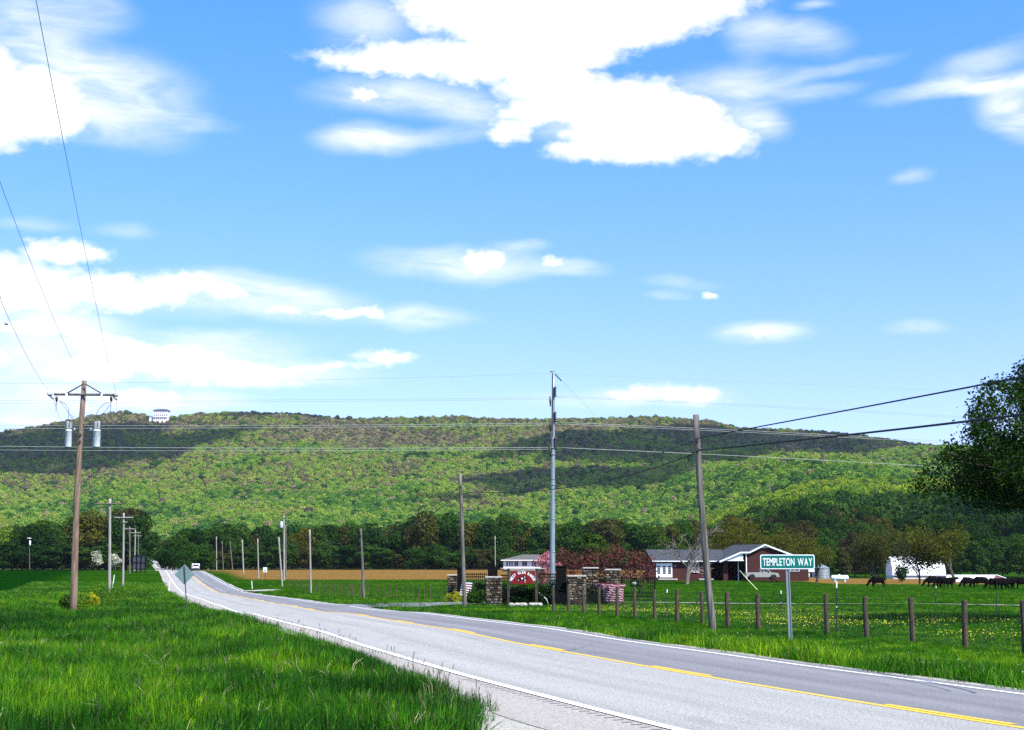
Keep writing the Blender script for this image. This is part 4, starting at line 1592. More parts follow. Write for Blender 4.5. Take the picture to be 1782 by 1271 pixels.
MB().tube([SL(957.5, 647), SL(966, 647)], 0.06, 6).build('top_cap', steeld, S_)
MB().tube([SL(962, 650, Ys - .3), SL(962, 760, Ys - .3)], 0.035, 5).build('conduit', steeld, S_)
for (y0, y1) in ((672, 691), (716, 735), (761, 779)):
    hh = (y1 - y0) * Ys / 2445
    m_ = MB()
    pr = [(0.03, 0)]
    for q in range(5):
        pr += [(0.05, hh * (q + .1) / 5), (0.15, hh * (q + .3) / 5), (0.06, hh * (q + .75) / 5)]
    m_.lathe(pr + [(0.03, hh)], 10)
    m_.build('post_insulator', porc, S_, True, SL(966.3, y1, Ys - .15))
for (y0, y1) in ((690, 708), (733, 752), (775, 796)):
    MB().tube([SL(957, y0, Ys - .1), SL(957.6, (y0 + y1) / 2, Ys - .1), SL(957.8, y1, Ys - .1)], [0.05, 0.09, 0.045], 7).build('strain_insulator', porc, S_, True)
for yy in (781, 792, 845, 905, 962):
    MB().lathe([(0.215, 0), (0.225, 0.05), (0.215, 0.1)], 14).build('band', galvd, S_, True, SL(962.2, yy, Ys))


# ------------------------------------------------------------------ wires
def span(name, p0, p1, sag, r, m, label, n=28, group=None, sides=4):
    p0, p1 = Vector(p0), Vector(p1)
    pts = [p0.lerp(p1, t) - Vector((0, 0, sag * 4 * t * (1 - t))) for t in np.linspace(0, 1, n)]
    o = MB().tube(pts, r, sides).build(name, m, None, True)
    tag(o, label, 'cable', group)
    return o


# transmission conductors, left (to off frame) and right; pixel rows at the frame edges surveyed
def wire_px(pts3, Yd, r, m, label, group):
    """three surveyed points on a hanging wire -> a parabola at depth Yd, carried on past the frame"""
    W3 = [P(a, c, Yd if not hasattr(Yd, '__len__') else Yd[i]) for i, (a, c) in enumerate(pts3)]
    xs = [w.x for w in W3]
    cf = np.polyfit(xs, [w.z for w in W3], 2)
    cy = np.polyfit([xs[0], xs[-1]], [W3[0].y, W3[-1].y], 1)
    pts = [(x_, np.polyval(cy, x_), np.polyval(cf, x_)) for x_ in np.linspace(min(xs), max(xs), 40)]
    o = MB().tube(pts, r, 4).build('power_line', m, None, True)
    tag(o, label, 'power line', group)


RN = {0: 'topmost', 1: 'second', 2: 'third', 3: 'fourth', 4: 'fifth', 5: 'sixth', 6: 'lowest'}
for i, (ya, yb, yc, r) in enumerate(((650, 664, 667, .012), (692, 696.5, 695.5, .014), (695, 700, 702, .014), (736.5, 741, 738.5, .015), (740, 745, 746, .015), (779, 780, 774.5, .019), (782, 785, 781.5, .015))):
    wire_px([(-180, yc + 0.3), (400, yb), (958, ya)], (112, 115, Ys), r, wirem if i < 3 else wirel, f'{RN[i]} of the thin conductors running left from the steel pole across the frame', 'conductors left of the steel pole')
for i, (ya, yb, yc, r) in enumerate(((651, 668, 694, .010), (689, 707, 740, .013), (691.5, 709.5, 743, .013), (735, 752, 784, .016), (738, 755, 787, .014), (779, 796, 830, .019))):
    wire_px([(966, ya), (1280, yb), (1900, yc)], (Ys, Ys + 6, Ys + 14), r, wirem if i < 3 else wirel, f'{RN[i]} of the conductors running right from the steel pole over the house' if i < 5 else 'bright lowest conductor running right from the steel pole over the house', 'conductors right of the steel pole')
o = span('guy_wire', P(965, 650, Ys), P(1100, 790, 175), 0, 0.010, wirem, 'thin stay wire slanting down right from the steel pole top')
MB().tube([P(965.5, 651, Ys), P(977, 663, Ys + 3)], 0.05, 6).build('stay_insulator', steeld, o)

# overhead lines from the big left pole back over the camera
for (s0, s1, nm) in (((90, 684), (-1.55), 'left'), ((146, 664), 0, 'middle'), ((202, 684), 1.6, 'right')):
    p0 = P(s0[0], s0[1], 69.8)
    sx = {'left': (3, 527), 'middle': (1, 320), 'right': (63, 2)}[nm]
    Yd = {'left': 30.0, 'middle': 25.5, 'right': 20.4}[nm]
    p1 = P(sx[0], sx[1], Yd)
    d = (p1 - p0)
    pend = p1 + d * 0.42
    pend.z = p1.z + 0.5
    pts = []
    for t in np.linspace(0, 1, 30):
        q = p0.lerp(p1, t)
        q.z -= 0.45 * 4 * t * (1 - t) * 0.6
        pts.append(q)
    for t in np.linspace(0.08, 1, 8):
        pts.append(p1.lerp(pend, t))
    o = MB().tube(pts, 0.0065, 4).build('power_line', wirem, None, True)
    tag(o, f'{nm} wire of the three climbing from the big left pole to the upper left corner', 'power line', 'wires climbing over the left verge')
    # onward to the second pole
# onward along the row
prev = (70, P(90, 685, 69.8), P(147, 663, 70), P(202, 686, 69.8))
for ae_ in arm_ends:
    for j, nm in ((1, 'left'), (3, 'right')):
        k_ = arm_ends.index(ae_) + 1
        span('power_line', prev[j], ae_[j] + Vector((0, 0, .3)), 0.7, 0.008, wirem, f'{nm} wire of span {["one", "two", "three", "four", "five"][k_ - 1]} of the left row of crossarm poles', group='wires of the left pole row', n=14)
    prev = ae_

# black telephone cables on the right
def att(k_, py_off):
    b2, tv2, Yd = ptop[k_]
    L = tv2.length
    f = 1 - py_off / L
    return b2 + tv2 * f + Vector((-0.12, -0.12, 0))


def cablespan(p0, p1, midpx, r, lb, extra=None):
    pts = []
    pm = midpx
    for t in np.linspace(0, 1, 26):
        pts.append(p0 * ((1 - t) * (1 - 2 * t)) + pm * (4 * t * (1 - t)) + p1 * (t * (2 * t - 1)))
    o = MB().tube(pts, r, 6).build('telephone_cable', cablem, None, True)
    tag(o, lb, 'cable', 'black cables on the plain poles')


cablespan(P(1213, 763, 49.0), P(2060, 600, 21), P(1700, 671.5, 28.5), 0.020, 'upper black cable rising right from the nearest plain pole')
cablespan(P(1216, 784, 49.0), P(2060, 676, 21), P(1700, 731.5, 28.5), 0.028, 'lower black cable rising right from the nearest plain pole')
cablespan(P(1211, 767, 49.1), P(803, 860, 87.8), P(1000, 827, 66), 0.013, 'upper black cable between the nearest and second plain poles')
cablespan(P(1213, 787, 49.1), P(804, 856, 87.8), P(985, 849, 66), 0.020, 'lower black cable between the nearest and second plain poles')
cablespan(P(801, 846, 88), P(629, 925, 129), P(710, 903, 107), 0.018, 'upper black cable between the second and third plain poles')
cablespan(P(801, 856, 88), P(629, 931, 129), P(716, 912, 107), 0.022, 'lower black cable between the second and third plain poles')
for k_ in range(2, 9):
    span('telephone_cable', att(k_, .7), att(k_ + 1, .7), 0.8, 0.016, cablem, f'black cable between the {TP[k_][3]} and {TP[k_ + 1][3]} plain poles', group='black cables on the plain poles', n=10)

# ------------------------------------------------------------------ woven wire fence on the right
FU = 22.0
fence = thing('wire_fence', 'woven wire fence on round brown wooden posts along the right side of the road', 'fence')
fpx = [1890, 1778, 1674, 1584, 1504, 1436, 1373, 1317, 1265, 1221, 1177, 1138, 1104, 1073, 1042, 1015, 989, 963]
fY = []
for i, px_ in enumerate(fpx):
    Yd = 53240 / (px_ - 230)
    p = P(px_, 1000, Yd)
    g = gz(p.x, Yd)
    fY.append((p.x, Yd, g))
    if px_ == 1373:
        continue
    h = 1.27 + random.uniform(-.05, .06)
    ln = random.uniform(-.03, .03)
    r_ = random.uniform(0.072, 0.09)
    o = MB().tube([(0, 0, -0.4), (0, 0, 0), (ln * .5, 0, h * .5), (ln, 0, h - 0.02), (ln, 0, h)], [r_, r_, r_ * .96, r_ * .92, r_ * .8], 10).build('post', postw, fence, False, (p.x, Yd, g))
wm = MB()
for a, c in zip(fY[:-1], fY[1:]):
    A, B = Vector(a), Vector(c)
    for h in (0.08, 0.2, 0.33, 0.47, 0.62, 0.79, 0.97, 1.14):
        wm.tube([A + Vector((0, -.08, h)), A.lerp(B, .5) + Vector((0, -.08, h - .012)), B + Vector((0, -.08, h))], 0.0042, 3, cap=False)
    for k_ in range(14):
        q = A.lerp(B, (k_ + .5) / 14)
        wm.tube([q + Vector((0, -.08, .06)), q + Vector((0, -.08, .97))], 0.0032, 3, cap=False)
tag(wm.build('woven_wire', steeld, fence), kind='stuff')

# steel line posts of the inner electric fence, some white topped
for (px_, y0, y1, Yd, wt, lb) in ((1455, 1012, 1093, 46, True, 'white topped steel fence post right of the street name sign'), (1160, 1026, 1066, 62, True, 'white topped steel fence post behind the fence, right of the iron gate panel'), (1628, 1020, 1046, 92, True, 'white topped steel fence post out in the pasture below the cows'),
                                  (1212, 1006, 1047, 96, False, 'thin dark steel post left of the nearest plain pole'), (1533, 1027, 1061, 78, False, 'thin dark leaning post in the pasture above the fence'), (1358, 1028, 1066, 66, True, 'steel fence post just left of the street name sign post'), (1733, 1030, 1066, 70, False, 'thin dark post in the pasture at far right')):
    t, bb = P(px_ + (1 if wt else 2), y0, Yd), P(px_, y1, Yd)
    root = thing('steel_post', lb, 'fence post', bb)
    v = t - bb
    MB().box((0, 0, 0), (0.05, 0.015, 0.01))
    m_ = MB().tube([(0, 0, -.3), v * (0.86 if wt else 1)], 0.022, 4)
    m_.build('stem', steeld, root)
    if wt:
        MB().tube([v * .86, v], 0.028, 5).build('tip', white, root)
        MB().tube([v * .44, v * .46], 0.035, 5).build('wire_clip', white, root)
o = MB().tube([P(1287, 993, 50.5), P(1302, 1010, 50), P(1318, 1027, 49.4)], 0.013, 6).build('guy_guard', mat('faded_yellow_plastic', (0.62, 0.60, 0.30), 0.6), None, True)
tag(o, 'pale yellow guy wire guard slanting down to a fence post', 'guy guard')

# field edge fence on the left part: thin steel posts
ff = thing('field_fence', 'low wire fence on thin rusty stakes along the pasture left of the gate', 'fence')
sx = []
for t in np.linspace(0, 1, 30):
    px_ = 503 + (640 - 503) * t ** 0.9
    Yd = 53240 * 0.96 / (px_ - 262)
    sx.append((P(px_, 1000, Yd).x, Yd))
for i, t in enumerate(np.linspace(0, 1, 14)):
    Yd = 132 - 26 * t
    px_ = 650 + 128 * t
    sx.append((P(px_, 1000, Yd).x, Yd))
rust = mat('rusty_steel', (0.10, 0.06, 0.04), 0.9)
prevp = None
for i, (x_, y_) in enumerate(sx):
    g = gz(x_, y_)
    MB().tube([(0, 0, -.2), (random.uniform(-.05, .05), 0, 1.25)], 0.035, 4).build('stake', rust, ff, False, (x_, y_, g))
    if prevp:
        for h in (.35, .7, 1.05):
            MB().tube([Vector(prevp) + Vector((0, 0, h)), Vector((x_, y_, g + h))], 0.006, 3).build('wire_strand', rust, ff)
    prevp = (x_, y_, g)

# ------------------------------------------------------------------ lettering
def glyph(ch, h, m, depth=0.004, sx=1.0, name='letter', bold=0.0):
    cu = bpy.data.curves.new('glyph', 'FONT')
    cu.body = ch
    cu.size = h / 0.70
    cu.extrude = depth
    cu.offset = bold
    cu.align_x = 'CENTER'
    ob = bpy.data.objects.new('glyph', cu)
    COL.objects.link(ob)
    dg = bpy.context.evaluated_depsgraph_get()
    me = bpy.data.meshes.new_from_object(ob.evaluated_get(dg))
    bpy.data.objects.remove(ob)
    bpy.data.curves.remove(cu)
    me.name = name
    co = np.empty(len(me.vertices) * 3, dtype=np.float32)
    me.vertices.foreach_get('co', co)
    co = co.reshape(-1, 3)
    co[:, 0] *= sx
    w = co[:, 0].max() - co[:, 0].min()
    co[:, 0] -= (co[:, 0].max() + co[:, 0].min()) / 2
    # stand it upright in the XZ plane facing -Y
    me.vertices.foreach_set('co', np.stack([co[:, 0], -co[:, 2], co[:, 1]], -1).ravel())
    me.materials.clear()
    me.materials.append(m)
    me.update()
    return me, w


def rrect(w, h, r, n=5):
    out = []
    for cx, cy, a0 in ((w / 2 - r, h / 2 - r, 0), (-w / 2 + r, h / 2 - r, 90), (-w / 2 + r, -h / 2 + r, 180), (w / 2 - r, -h / 2 + r, 270)):
        for i in range(n + 1):
            a = R(a0 + 90 * i / n)
            out.append((cx + r * math.cos(a), cy + r * math.sin(a)))
    return out


# street name sign
Yt = 39.0
base = P(1376, 1114, Yt)
sg = thing('street_sign', 'green street name sign with white border reading TEMPLETON WAY on a steel post', 'street sign', base)
cen = P(1370, 978, Yt) - base
bw, bh = 94.5 * Yt / 2445, 25.0 * Yt / 2445
pm_ = MB()
t0 = P(1370.5, 990, Yt) - base
dirv = t0.normalized()
for o_ in (-0.040, 0.040):
    pm_.tube([Vector((o_, 0.0, -0.35)), Vector((o_, 0, 0)) + t0], 0.017, 6)
pm_.box(t0 * 0.5 + Vector((0, 0.018, -0.1)), (0.065, 0.012, t0.length + 0.2), Matrix.Rotation(math.atan2(t0.x, t0.z), 3, 'Y'))
pm_.build('post', galv, sg)
bd = MB().prism(rrect(bw, bh, 0.05), 'y', 0.0, 0.006).build('sign_panel', white, sg, False, cen + Vector((0, -0.03, 0)))
MB().prism(rrect(bw - 0.05, bh - 0.05, 0.035), 'y', -0.004, -0.001).build('green_face', green, bd)
for sz_ in (-.12, .12):
    MB().lathe([(.012, 0), (.012, .006), (.004, .01)], 8).build('bolt', galvd, bd, False, (0.0, -.012, sz_)).rotation_euler = (R(90), 0, 0)
xs = -bw / 2 + 0.055
lets = 'TEMPLETON WAY'
gl = []
tot = 0
for ch in lets:
    if ch == ' ':
        gl.append((None, 0.105))
        tot += 0.105
        continue
    me, w = glyph(ch, 0.205, white, 0.002, 0.72, bold=0.003)
    gl.append((me, w + 0.019))
    tot += w + 0.019
sc = (bw - 0.125) / tot
x_ = -tot * sc / 2
for me, w in gl:
    if me:
        o = link('letter', me, bd, (x_ + w * sc / 2, -0.007, -0.1025))
        o.scale = (sc, 1, 1)
    x_ += w * sc

# diamond warning sign, seen from behind
Yd = 76.0
base = P(324.5, 1046, Yd)
dg_ = thing('warning_sign', 'diamond shaped road sign seen from its grey metal back on a thin post', 'road sign', base)
c0 = P(321, 1000, Yd) - base
hw = 17.6 * Yd / 2445
MB().prism([(0, hw), (hw, 0), (0, -hw), (-hw, 0)], 'y', 0, 0.01).build('sign_panel', galvd, dg_, False, c0)
MB().tube([(0, -0.03, -0.4), (0, -0.03, 0), (c0.x - .02, -0.03, c0.z + hw * .8)], 0.03, 6).build('post', steeld, dg_)

# small white sign by the tan field
Yd = 235
base = P(461.5, 1012, Yd)
ss = thing('speed_sign', 'small white sign on a dark stem before the tan field', 'road sign', base)
MB().box(P(461.3, 992, Yd) - base, (0.66, 0.03, 0.82), bev=0.01).build('sign_panel', white, ss)
me, w = glyph('55', 0.32, ironb, 0.002)
link('letter', me, ss, P(461.3, 994.6, Yd - .05) - base)
MB().tube([(0, 0, -.4), P(461.3, 997, Yd) - base], 0.05, 5).build('post', steeld, ss)

# delineators
for (px_, y0, y1, Yd, dxp, lb) in ((294, 1011, 1024, 140, -1.2, 'white delineator post by the small gravel entrance left of the road'), (439, 1011, 1022, 186, 1, 'white delineator post at the gravel entrance right of the road'), (196, 1001, 1019, 150, 3, 'leaning white marker between the second and third crossarm poles')):
    bb, t = P(px_, y1, Yd), P(px_ - dxp if px_ != 196 else 199, y0, Yd)
    o = MB().tube([(0, 0, -.2), (t - bb) * .96, (t - bb)], [0.045, 0.045, 0.03], 6).build('marker_post', white, None, False, bb)
    tag(o, lb, 'marker post', 'white marker posts')

# billboard seen from behind
Yd = 296
base = P(243, 1003, Yd)
bbd = thing('billboard', 'dark slatted back of a small billboard beside the left pole row', 'billboard', base)
slate = mat('blue_grey_boards', (0.045, 0.05, 0.065), 0.7, var=0.3, vscale=2)
x0, x1 = P(230, 980, Yd).x - base.x, P(253, 980, Yd).x - base.x
z1, z0 = P(243, 966.5, Yd).z - base.z, P(243, 991, Yd).z - base.z
nb = 8
for i in range(nb):
    a, c = z0 + (z1 - z0) * i / nb, z0 + (z1 - z0) * (i + 1) / nb
    MB().box(((x0 + x1) / 2, 0, (a + c) / 2), (x1 - x0, 0.05, (c - a) * .94)).build('board', slate, bbd)
for f in (0.02, 0.35, 0.68, 1.02):
    MB().box((x0 + (x1 - x0) * f, -0.1, z1 / 2 - .2), (0.16, 0.14, z1 + .5)).build('post', ironb, bbd)
for f in (0.02, 0.5, 0.98):
    MB().box(((x0 + x1) / 2, -0.2, z0 + (z1 - z0) * f), (x1 - x0 + .3, 0.05, 0.14)).build('rail', ironb, bbd)
#PART4
# ------------------------------------------------------------------ ranch gateway
def stone_pillar(px0, px1, top, bot, Yd, label, group='stone gateway pillars', depth=0.9, shade=None):
    b0, b1 = P(px0, bot, Yd), P(px1, bot, Yd)
    w = b1.x - b0.x
    zt = P(px0, top, Yd).z
    cx = (b0.x + b1.x) / 2
    g = min(gz(cx, Yd), b0.z) - 0.05
    h = zt - g
    root = thing('stone_pillar', label, 'pillar', (cx, Yd + depth / 2, g), 0, group)
    MB().box((0, 0, h / 2 - .04), (w - .1, depth - .1, h - .08)).build('core', mortar, root)
    MB().box((0, 0, h - 0.03), (w + .12, depth + .12, 0.11), bev=0.02).build('cap', stonec, root)
    rd = random.Random(int(px0))
    rh = 0.17
    z = 0.0
    protos = []
    for i in range(6):
        m_ = MB()
        bm = bmesh.new()
        r_ = bmesh.ops.create_icosphere(bm, subdivisions=1, radius=0.5)
        vs_ = [Vector((max(-.45, min(.45, v.co.x * 1.3)), v.co.y, max(-.42, min(.42, v.co.z * 1.25)))) + Vector((rd.gauss(0, .04), rd.gauss(0, .03), rd.gauss(0, .04))) for v in bm.verts]
        fs = [[v.index for v in f.verts] for f in bm.faces]
        bm.free()
        m_.add(vs_, fs)
        protos.append([m_.mesh('stone', mm) for mm in stonem])
    row = 0
    while z < h - 0.16:
        hh = rd.uniform(0.11, 0.21)
        if z + hh > h - 0.08:
            hh = h - 0.08 - z
        for face in (0, 1, 2):
            L = w if face == 0 else depth
            x = -L / 2 + rd.uniform(-.05, .02)
            while x < L / 2 - 0.04:
                ww = min(rd.uniform(0.16, 0.42), L / 2 + .03 - x)
                if ww < 0.07:
                    break
                cxx = x + ww / 2
                me = rd.choice(protos)[rd.choice([0, 0, 1, 1, 2, 2, 3])]
                loc = (cxx, -depth / 2 + 0.03, z + hh / 2) if face == 0 else ((w / 2 - .03) * (1 if face == 1 else -1), cxx, z + hh / 2)
                o = link('stone', me, root, loc)
                o.scale = (ww * 1.04, 0.2, hh * 1.05)
                o.rotation_euler = (rd.gauss(0, .04), rd.gauss(0, .06), 0 if face == 0 else R(90))
                x += ww
        z += hh
    return root, h


stone_pillar(779, 795, 1000.5, 1041, 108, 'leftmost stone gateway pillar beside the flag bunting')
stone_pillar(845.5, 872, 1004, 1050, 94, 'stone gateway pillar left of the red ranch sign, pale cap on top')
stone_pillar(989, 1019, 1002, 1052, 92, 'stone gateway pillar right of the ranch sign, behind the fence posts')
stone_pillar(1016, 1041, 988, 1047, 101, 'tallest stone gateway pillar, rising behind the one with the pale broad cap')
stone_pillar(1055, 1080, 991, 1047, 99, 'stone gateway pillar draped in red and white bunting')
# dark gateway pieces; the wide column is a pillar with its shade painted black
for (x0, x1, y0, y1, Yd, lb) in ((795.5, 806, 990, 1038, 107, 'narrow dark column beside the leftmost stone pillar'), (849, 866, 985, 1004, 95.5, 'black steel lantern box on the stone pillar left of the ranch sign'), (968, 985, 987, 1052, 93.5, 'wide pillar painted black for its shade, left of the stone pillar behind the fence')):
    a, c = P(x0, y1, Yd), P(x1, y0, Yd)
    w, h = c.x - a.x, c.z - a.z
    root = thing('lantern_box' if y1 < 1010 else 'dark_column', lb, 'lantern' if y1 < 1010 else 'column', ((a.x + c.x) / 2, Yd, a.z))
    MB().box((0, 0, h / 2 - .05), (w, w * .8, h + (0.0 if y1 < 1010 else .3)), bev=0.02).build('body', ironb, root)
    MB().box((0, 0, h + .02), (w * 1.12, w * .92, 0.06), bev=0.015).build('cap', ironb, root)


def iron_fence(px0, px1, ytop, ybot, Yd, label, nb=None, rails=(0.97, 0.86, 0.08), top=None, Y1=None, gap=0.13):
    a, c = P(px0, ybot, Yd), P(px1, ybot, Y1 or Yd)
    hh = P(px0, ytop, Yd).z - a.z
    root = thing('iron_fence', label, 'iron fence', a)
    v = c - a
    v.z = 0
    n_ = nb or int(v.length / gap)
    for f in rails:
        MB().tube([(0, 0, hh * f), (v.x, v.y, hh * f)], 0.034, 4).build('rail', ironb, root)
    pk = MB().tube([(0, 0, 0), (0, 0, 0.93), (0, 0, 0.945), (0, 0, 1.03)], [0.023, 0.023, 0.038, 0.002], 5).mesh('picket', ironb)
    for i in range(n_ + 1):
        f = i / n_
        o = link('picket', pk, root, (v.x * f, v.y * f, 0))
        hs_ = hh * (top(f) if top else 1)
        o.scale = (1, 1, hs_)
    return root, v, hh


iron_fence(806, 846, 998, 1042, 101, 'spiked iron gate leaf between the two left stone pillars')
iron_fence(872, 935, 1000, 1046, 98, 'spiked iron fence behind the red ranch sign')
iron_fence(935, 969, 998, 1046, 98, 'spiked iron fence right of the ranch sign, in front of the steel pole')
iron_fence(1019, 1056, 1008, 1046, 103, 'iron gate leaf between the tall pillar and the draped pillar', rails=(.97, .5, .08))
r_, v, hh = iron_fence(1081, 1140, 1006, 1050, 95, 'open iron gate leaf with a round wheel emblem, right of the draped pillar', rails=(.99, .40, .27), top=lambda f: 1.0 + 0.16 * math.cos(min(1, f / .75) * math.pi / 2 * 1.0) * (f < .75) + .03)
for f in (0.02, 1.0):
    MB().box((v.x * f, v.y * f, hh * .52), (0.09, 0.09, hh * 1.06)).build('stile', ironb, r_)
em = P(1104, 1015, 94.7) - P(1081, 1050, 95)
ring = [em + Vector((math.cos(t) * .27, 0, math.sin(t) * .27)) for t in np.linspace(0, 2 * math.pi, 21)]
MB().tube(ring, 0.05, 6).build('wheel_rim', ironb, r_)
MB().tube([em + Vector((-.13, -.02, 0)), em + Vector((.05, -.02, 0))], 0.035, 5).build('emblem_bar', chrome, r_)
MB().prism([(0.02, -.1), (0.16, 0), (0.02, .1)], 'y', -0.03, 0.0).build('emblem_arrow', chrome, r_, False, em)

# red ranch sign between timber posts
Yd = 90.5
base = P(909, 1056, Yd)
rs = thing('ranch_sign', 'red ranch sign with white arched letters WEST GLEN RANCH between dark timber posts', 'sign', base)


def RL(px, py, Y=Yd):
    return P(px, py, Y) - base


timber = mat('dark_timber', (0.045, 0.035, 0.028), 0.8, var=0.3)
for px_ in (885, 933.5):
    t = RL(px_, 989)
    MB().box((t.x, 0.05, t.z / 2 - .2), (0.16, 0.16, t.z + .4)).build('post', timber, rs)
t0, t1 = RL(870.5, 989.5), RL(951, 990)
MB().box(((t0.x + t1.x) / 2, 0.05, t0.z), (t1.x - t0.x, 0.3, 0.055), bev=0.01).build('top_beam', stonec, rs)
MB().box(((t0.x + t1.x) / 2, 0.06, t0.z - .13), (t1.x - t0.x - .3, 0.2, 0.15)).build('under_beam', timber, rs)
c0, c1 = RL(888.5, 1017), RL(930.5, 994)
pw, ph = c1.x - c0.x, c1.z - c0.z
cc = Vector(((c0.x + c1.x) / 2, -0.06, (c0.z + c1.z) / 2))
arch = [(-pw / 2, ph / 2), (-pw / 2, -ph * .40)] + [(-pw / 2 + pw * t, -ph * (.40 + .10 * math.sin(math.pi * t) ** .5)) for t in np.linspace(.06, .94, 12)] + [(pw / 2, -ph * .40), (pw / 2, ph / 2)]
pn = MB().prism(arch[::-1], 'y', 0, 0.04).build('sign_panel', red, rs, False, cc)
for (ax, az_, w_, h_) in ((0, ph / 2 + .03, pw + .12, .05), (-pw / 2 - .03, .05, .05, ph * .8), (pw / 2 + .03, .05, .05, ph * .8)):
    MB().box((cc.x + ax, cc.y + .02, cc.z + az_), (w_, .06, h_)).build('frame', mat('tan_frame', (0.3, 0.25, 0.18)) if ax == 0 else barkg, rs)
txt = 'WEST GLEN RANCH'
nL = len(txt)
for i, ch in enumerate(txt):
    if ch == ' ':
        continue
    th = R(158 - (136) * i / (nL - 1))
    me, w = glyph(ch, 0.165, white, 0.004, 0.72, bold=0.010)
    rx, rz_ = pw * .46, ph * .80
    o = link('letter', me, pn, (math.cos(th) * rx, -0.012, -ph * .45 + math.sin(th) * rz_ - 0.04))
    o.rotation_euler = (0, -(th - math.pi / 2) * 0.85, 0)
# black cattle silhouette with white belt
cow2 = [(-.34, .02), (-.30, .14), (.02, .15), (.12, .24), (.26, .22), (.34, .12), (.26, .10), (.20, .0), (.16, -.02), (.15, -.2), (.10, -.2), (.09, -.05), (-.2, -.06), (-.22, -.2), (-.27, -.2), (-.28, -.04)]
MB().prism([(a * .9, b_ * .8 - .12) for a, b_ in cow2], 'y', -0.012, -0.002).build('cow_emblem', ironb, pn)
for a, b_, w_, h_ in ((-.03, -.06, .12, .09), (.14, .02, .035, .1), (.15, -.2, .03, .2), (-.26, -.16, .04, .08)):
    MB().box((a, -0.016, b_), (w_, .006, h_)).build('white_patch', white, pn)


def shrub(px, base_y, top_y, Yd, w, m, label, seed, nq=1500, size=0.07, name='shrub', lobn=10, grp=None):
    p = P(px, base_y, Yd)
    g = max(gz(p.x, Yd) - .05, p.z - .3)
    h = P(px, top_y, Yd).z - g
    root = thing(name, label, 'shrub', (p.x, Yd, g), 0, grp)
    m_, tp = limb_tree(seed, max(h, .4), 1.1, 1, 0.03, first=0.5, kids=(4, 5), angle=.8)
    m_.build('stem', bark, root)
    link('crown', crown_mesh('crown', seed, lobes_for(seed, w, h * .95, 0.0, lobn), nq, size, m, .25, .7), root)
    return root


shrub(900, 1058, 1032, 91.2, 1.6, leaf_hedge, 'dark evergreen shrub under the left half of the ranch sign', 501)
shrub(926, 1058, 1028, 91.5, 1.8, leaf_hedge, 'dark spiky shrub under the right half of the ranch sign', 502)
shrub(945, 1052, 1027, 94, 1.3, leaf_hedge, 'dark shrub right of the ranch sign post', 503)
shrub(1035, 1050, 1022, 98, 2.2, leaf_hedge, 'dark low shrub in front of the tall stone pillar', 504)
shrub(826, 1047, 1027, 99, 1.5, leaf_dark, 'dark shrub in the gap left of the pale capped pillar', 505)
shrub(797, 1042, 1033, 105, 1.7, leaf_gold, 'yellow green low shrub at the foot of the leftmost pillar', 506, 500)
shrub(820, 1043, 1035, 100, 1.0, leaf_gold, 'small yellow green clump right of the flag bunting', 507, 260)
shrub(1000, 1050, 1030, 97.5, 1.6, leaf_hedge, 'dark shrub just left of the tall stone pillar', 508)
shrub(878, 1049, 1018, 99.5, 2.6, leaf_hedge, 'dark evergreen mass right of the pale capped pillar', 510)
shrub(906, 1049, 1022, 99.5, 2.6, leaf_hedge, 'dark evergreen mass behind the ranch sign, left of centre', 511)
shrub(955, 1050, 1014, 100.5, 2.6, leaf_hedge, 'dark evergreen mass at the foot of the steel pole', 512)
shrub(980, 1050, 1008, 101, 2.0, leaf_hedge, 'tall dark evergreen behind the wide black column', 513)
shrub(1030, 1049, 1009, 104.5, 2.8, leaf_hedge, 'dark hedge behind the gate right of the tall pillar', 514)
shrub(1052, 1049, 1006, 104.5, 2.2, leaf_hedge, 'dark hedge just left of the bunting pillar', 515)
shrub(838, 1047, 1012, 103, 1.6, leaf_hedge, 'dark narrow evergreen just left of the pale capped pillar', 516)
shrub(1569, 1009, 984, 300, 3.2, leaf_dark, 'round dark bush against the wall of the white barn', 509, 1300, .16)
rd = random.Random(5)
for i in range(7):
    px_ = 890 + i * 8.2 + rd.uniform(-2, 2)
    p = P(px_, 1056.5, 89.6)
    bm = bmesh.new()
    r_ = bmesh.ops.create_icosphere(bm, subdivisions=2, radius=1)
    for v in bm.verts:
        v.co = Vector((v.co.x * .26, v.co.y * .2, v.co.z * .14)) * (1 + .25 * mnoise.noise(v.co * 2 + Vector((i, 0, 0))))
    me = bpy.data.meshes.new('border_rock')
    bm.to_mesh(me)
    bm.free()
    me.materials.append(gravel)
    o = link('border_rock', me, None, (p.x, 89.6, gz(p.x, 89.6) + .1), rd.uniform(0, 3))
    tag(o, ['leftmost', 'second', 'third', 'middle', 'fifth', 'sixth', 'rightmost'][i] + ' of the white rocks edging the bed under the ranch sign', 'rock', 'white rocks under the ranch sign')
o = MB().tube([P(936, 1030, 92), P(943, 1036, 92), P(951, 1043, 92), P(954, 1053, 92)], 0.03, 6).build('bent_pipe', white, None, True)
tag(o, 'bent white pipe arching out of the bed right of the ranch sign', 'pipe')

# flag on the left, bunting on the right pillar
flagw, flagr, flagb = mat('flag_white', (0.72, 0.7, 0.68)), mat('flag_red', (0.20, 0.02, 0.03)), mat('flag_blue', (0.03, 0.06, 0.18), var=.3, vscale=8)
Yd = 99
base = P(812, 1040, Yd)
fl = thing('flag', 'american style flag hung slanting between the leftmost pillar and the second plain pole', 'flag', base)
a, b4, c4, d4 = [P(*q, Yd) - base for q in ((803.5, 1013), (822, 1014.5), (818, 1038.5), (800, 1035))]


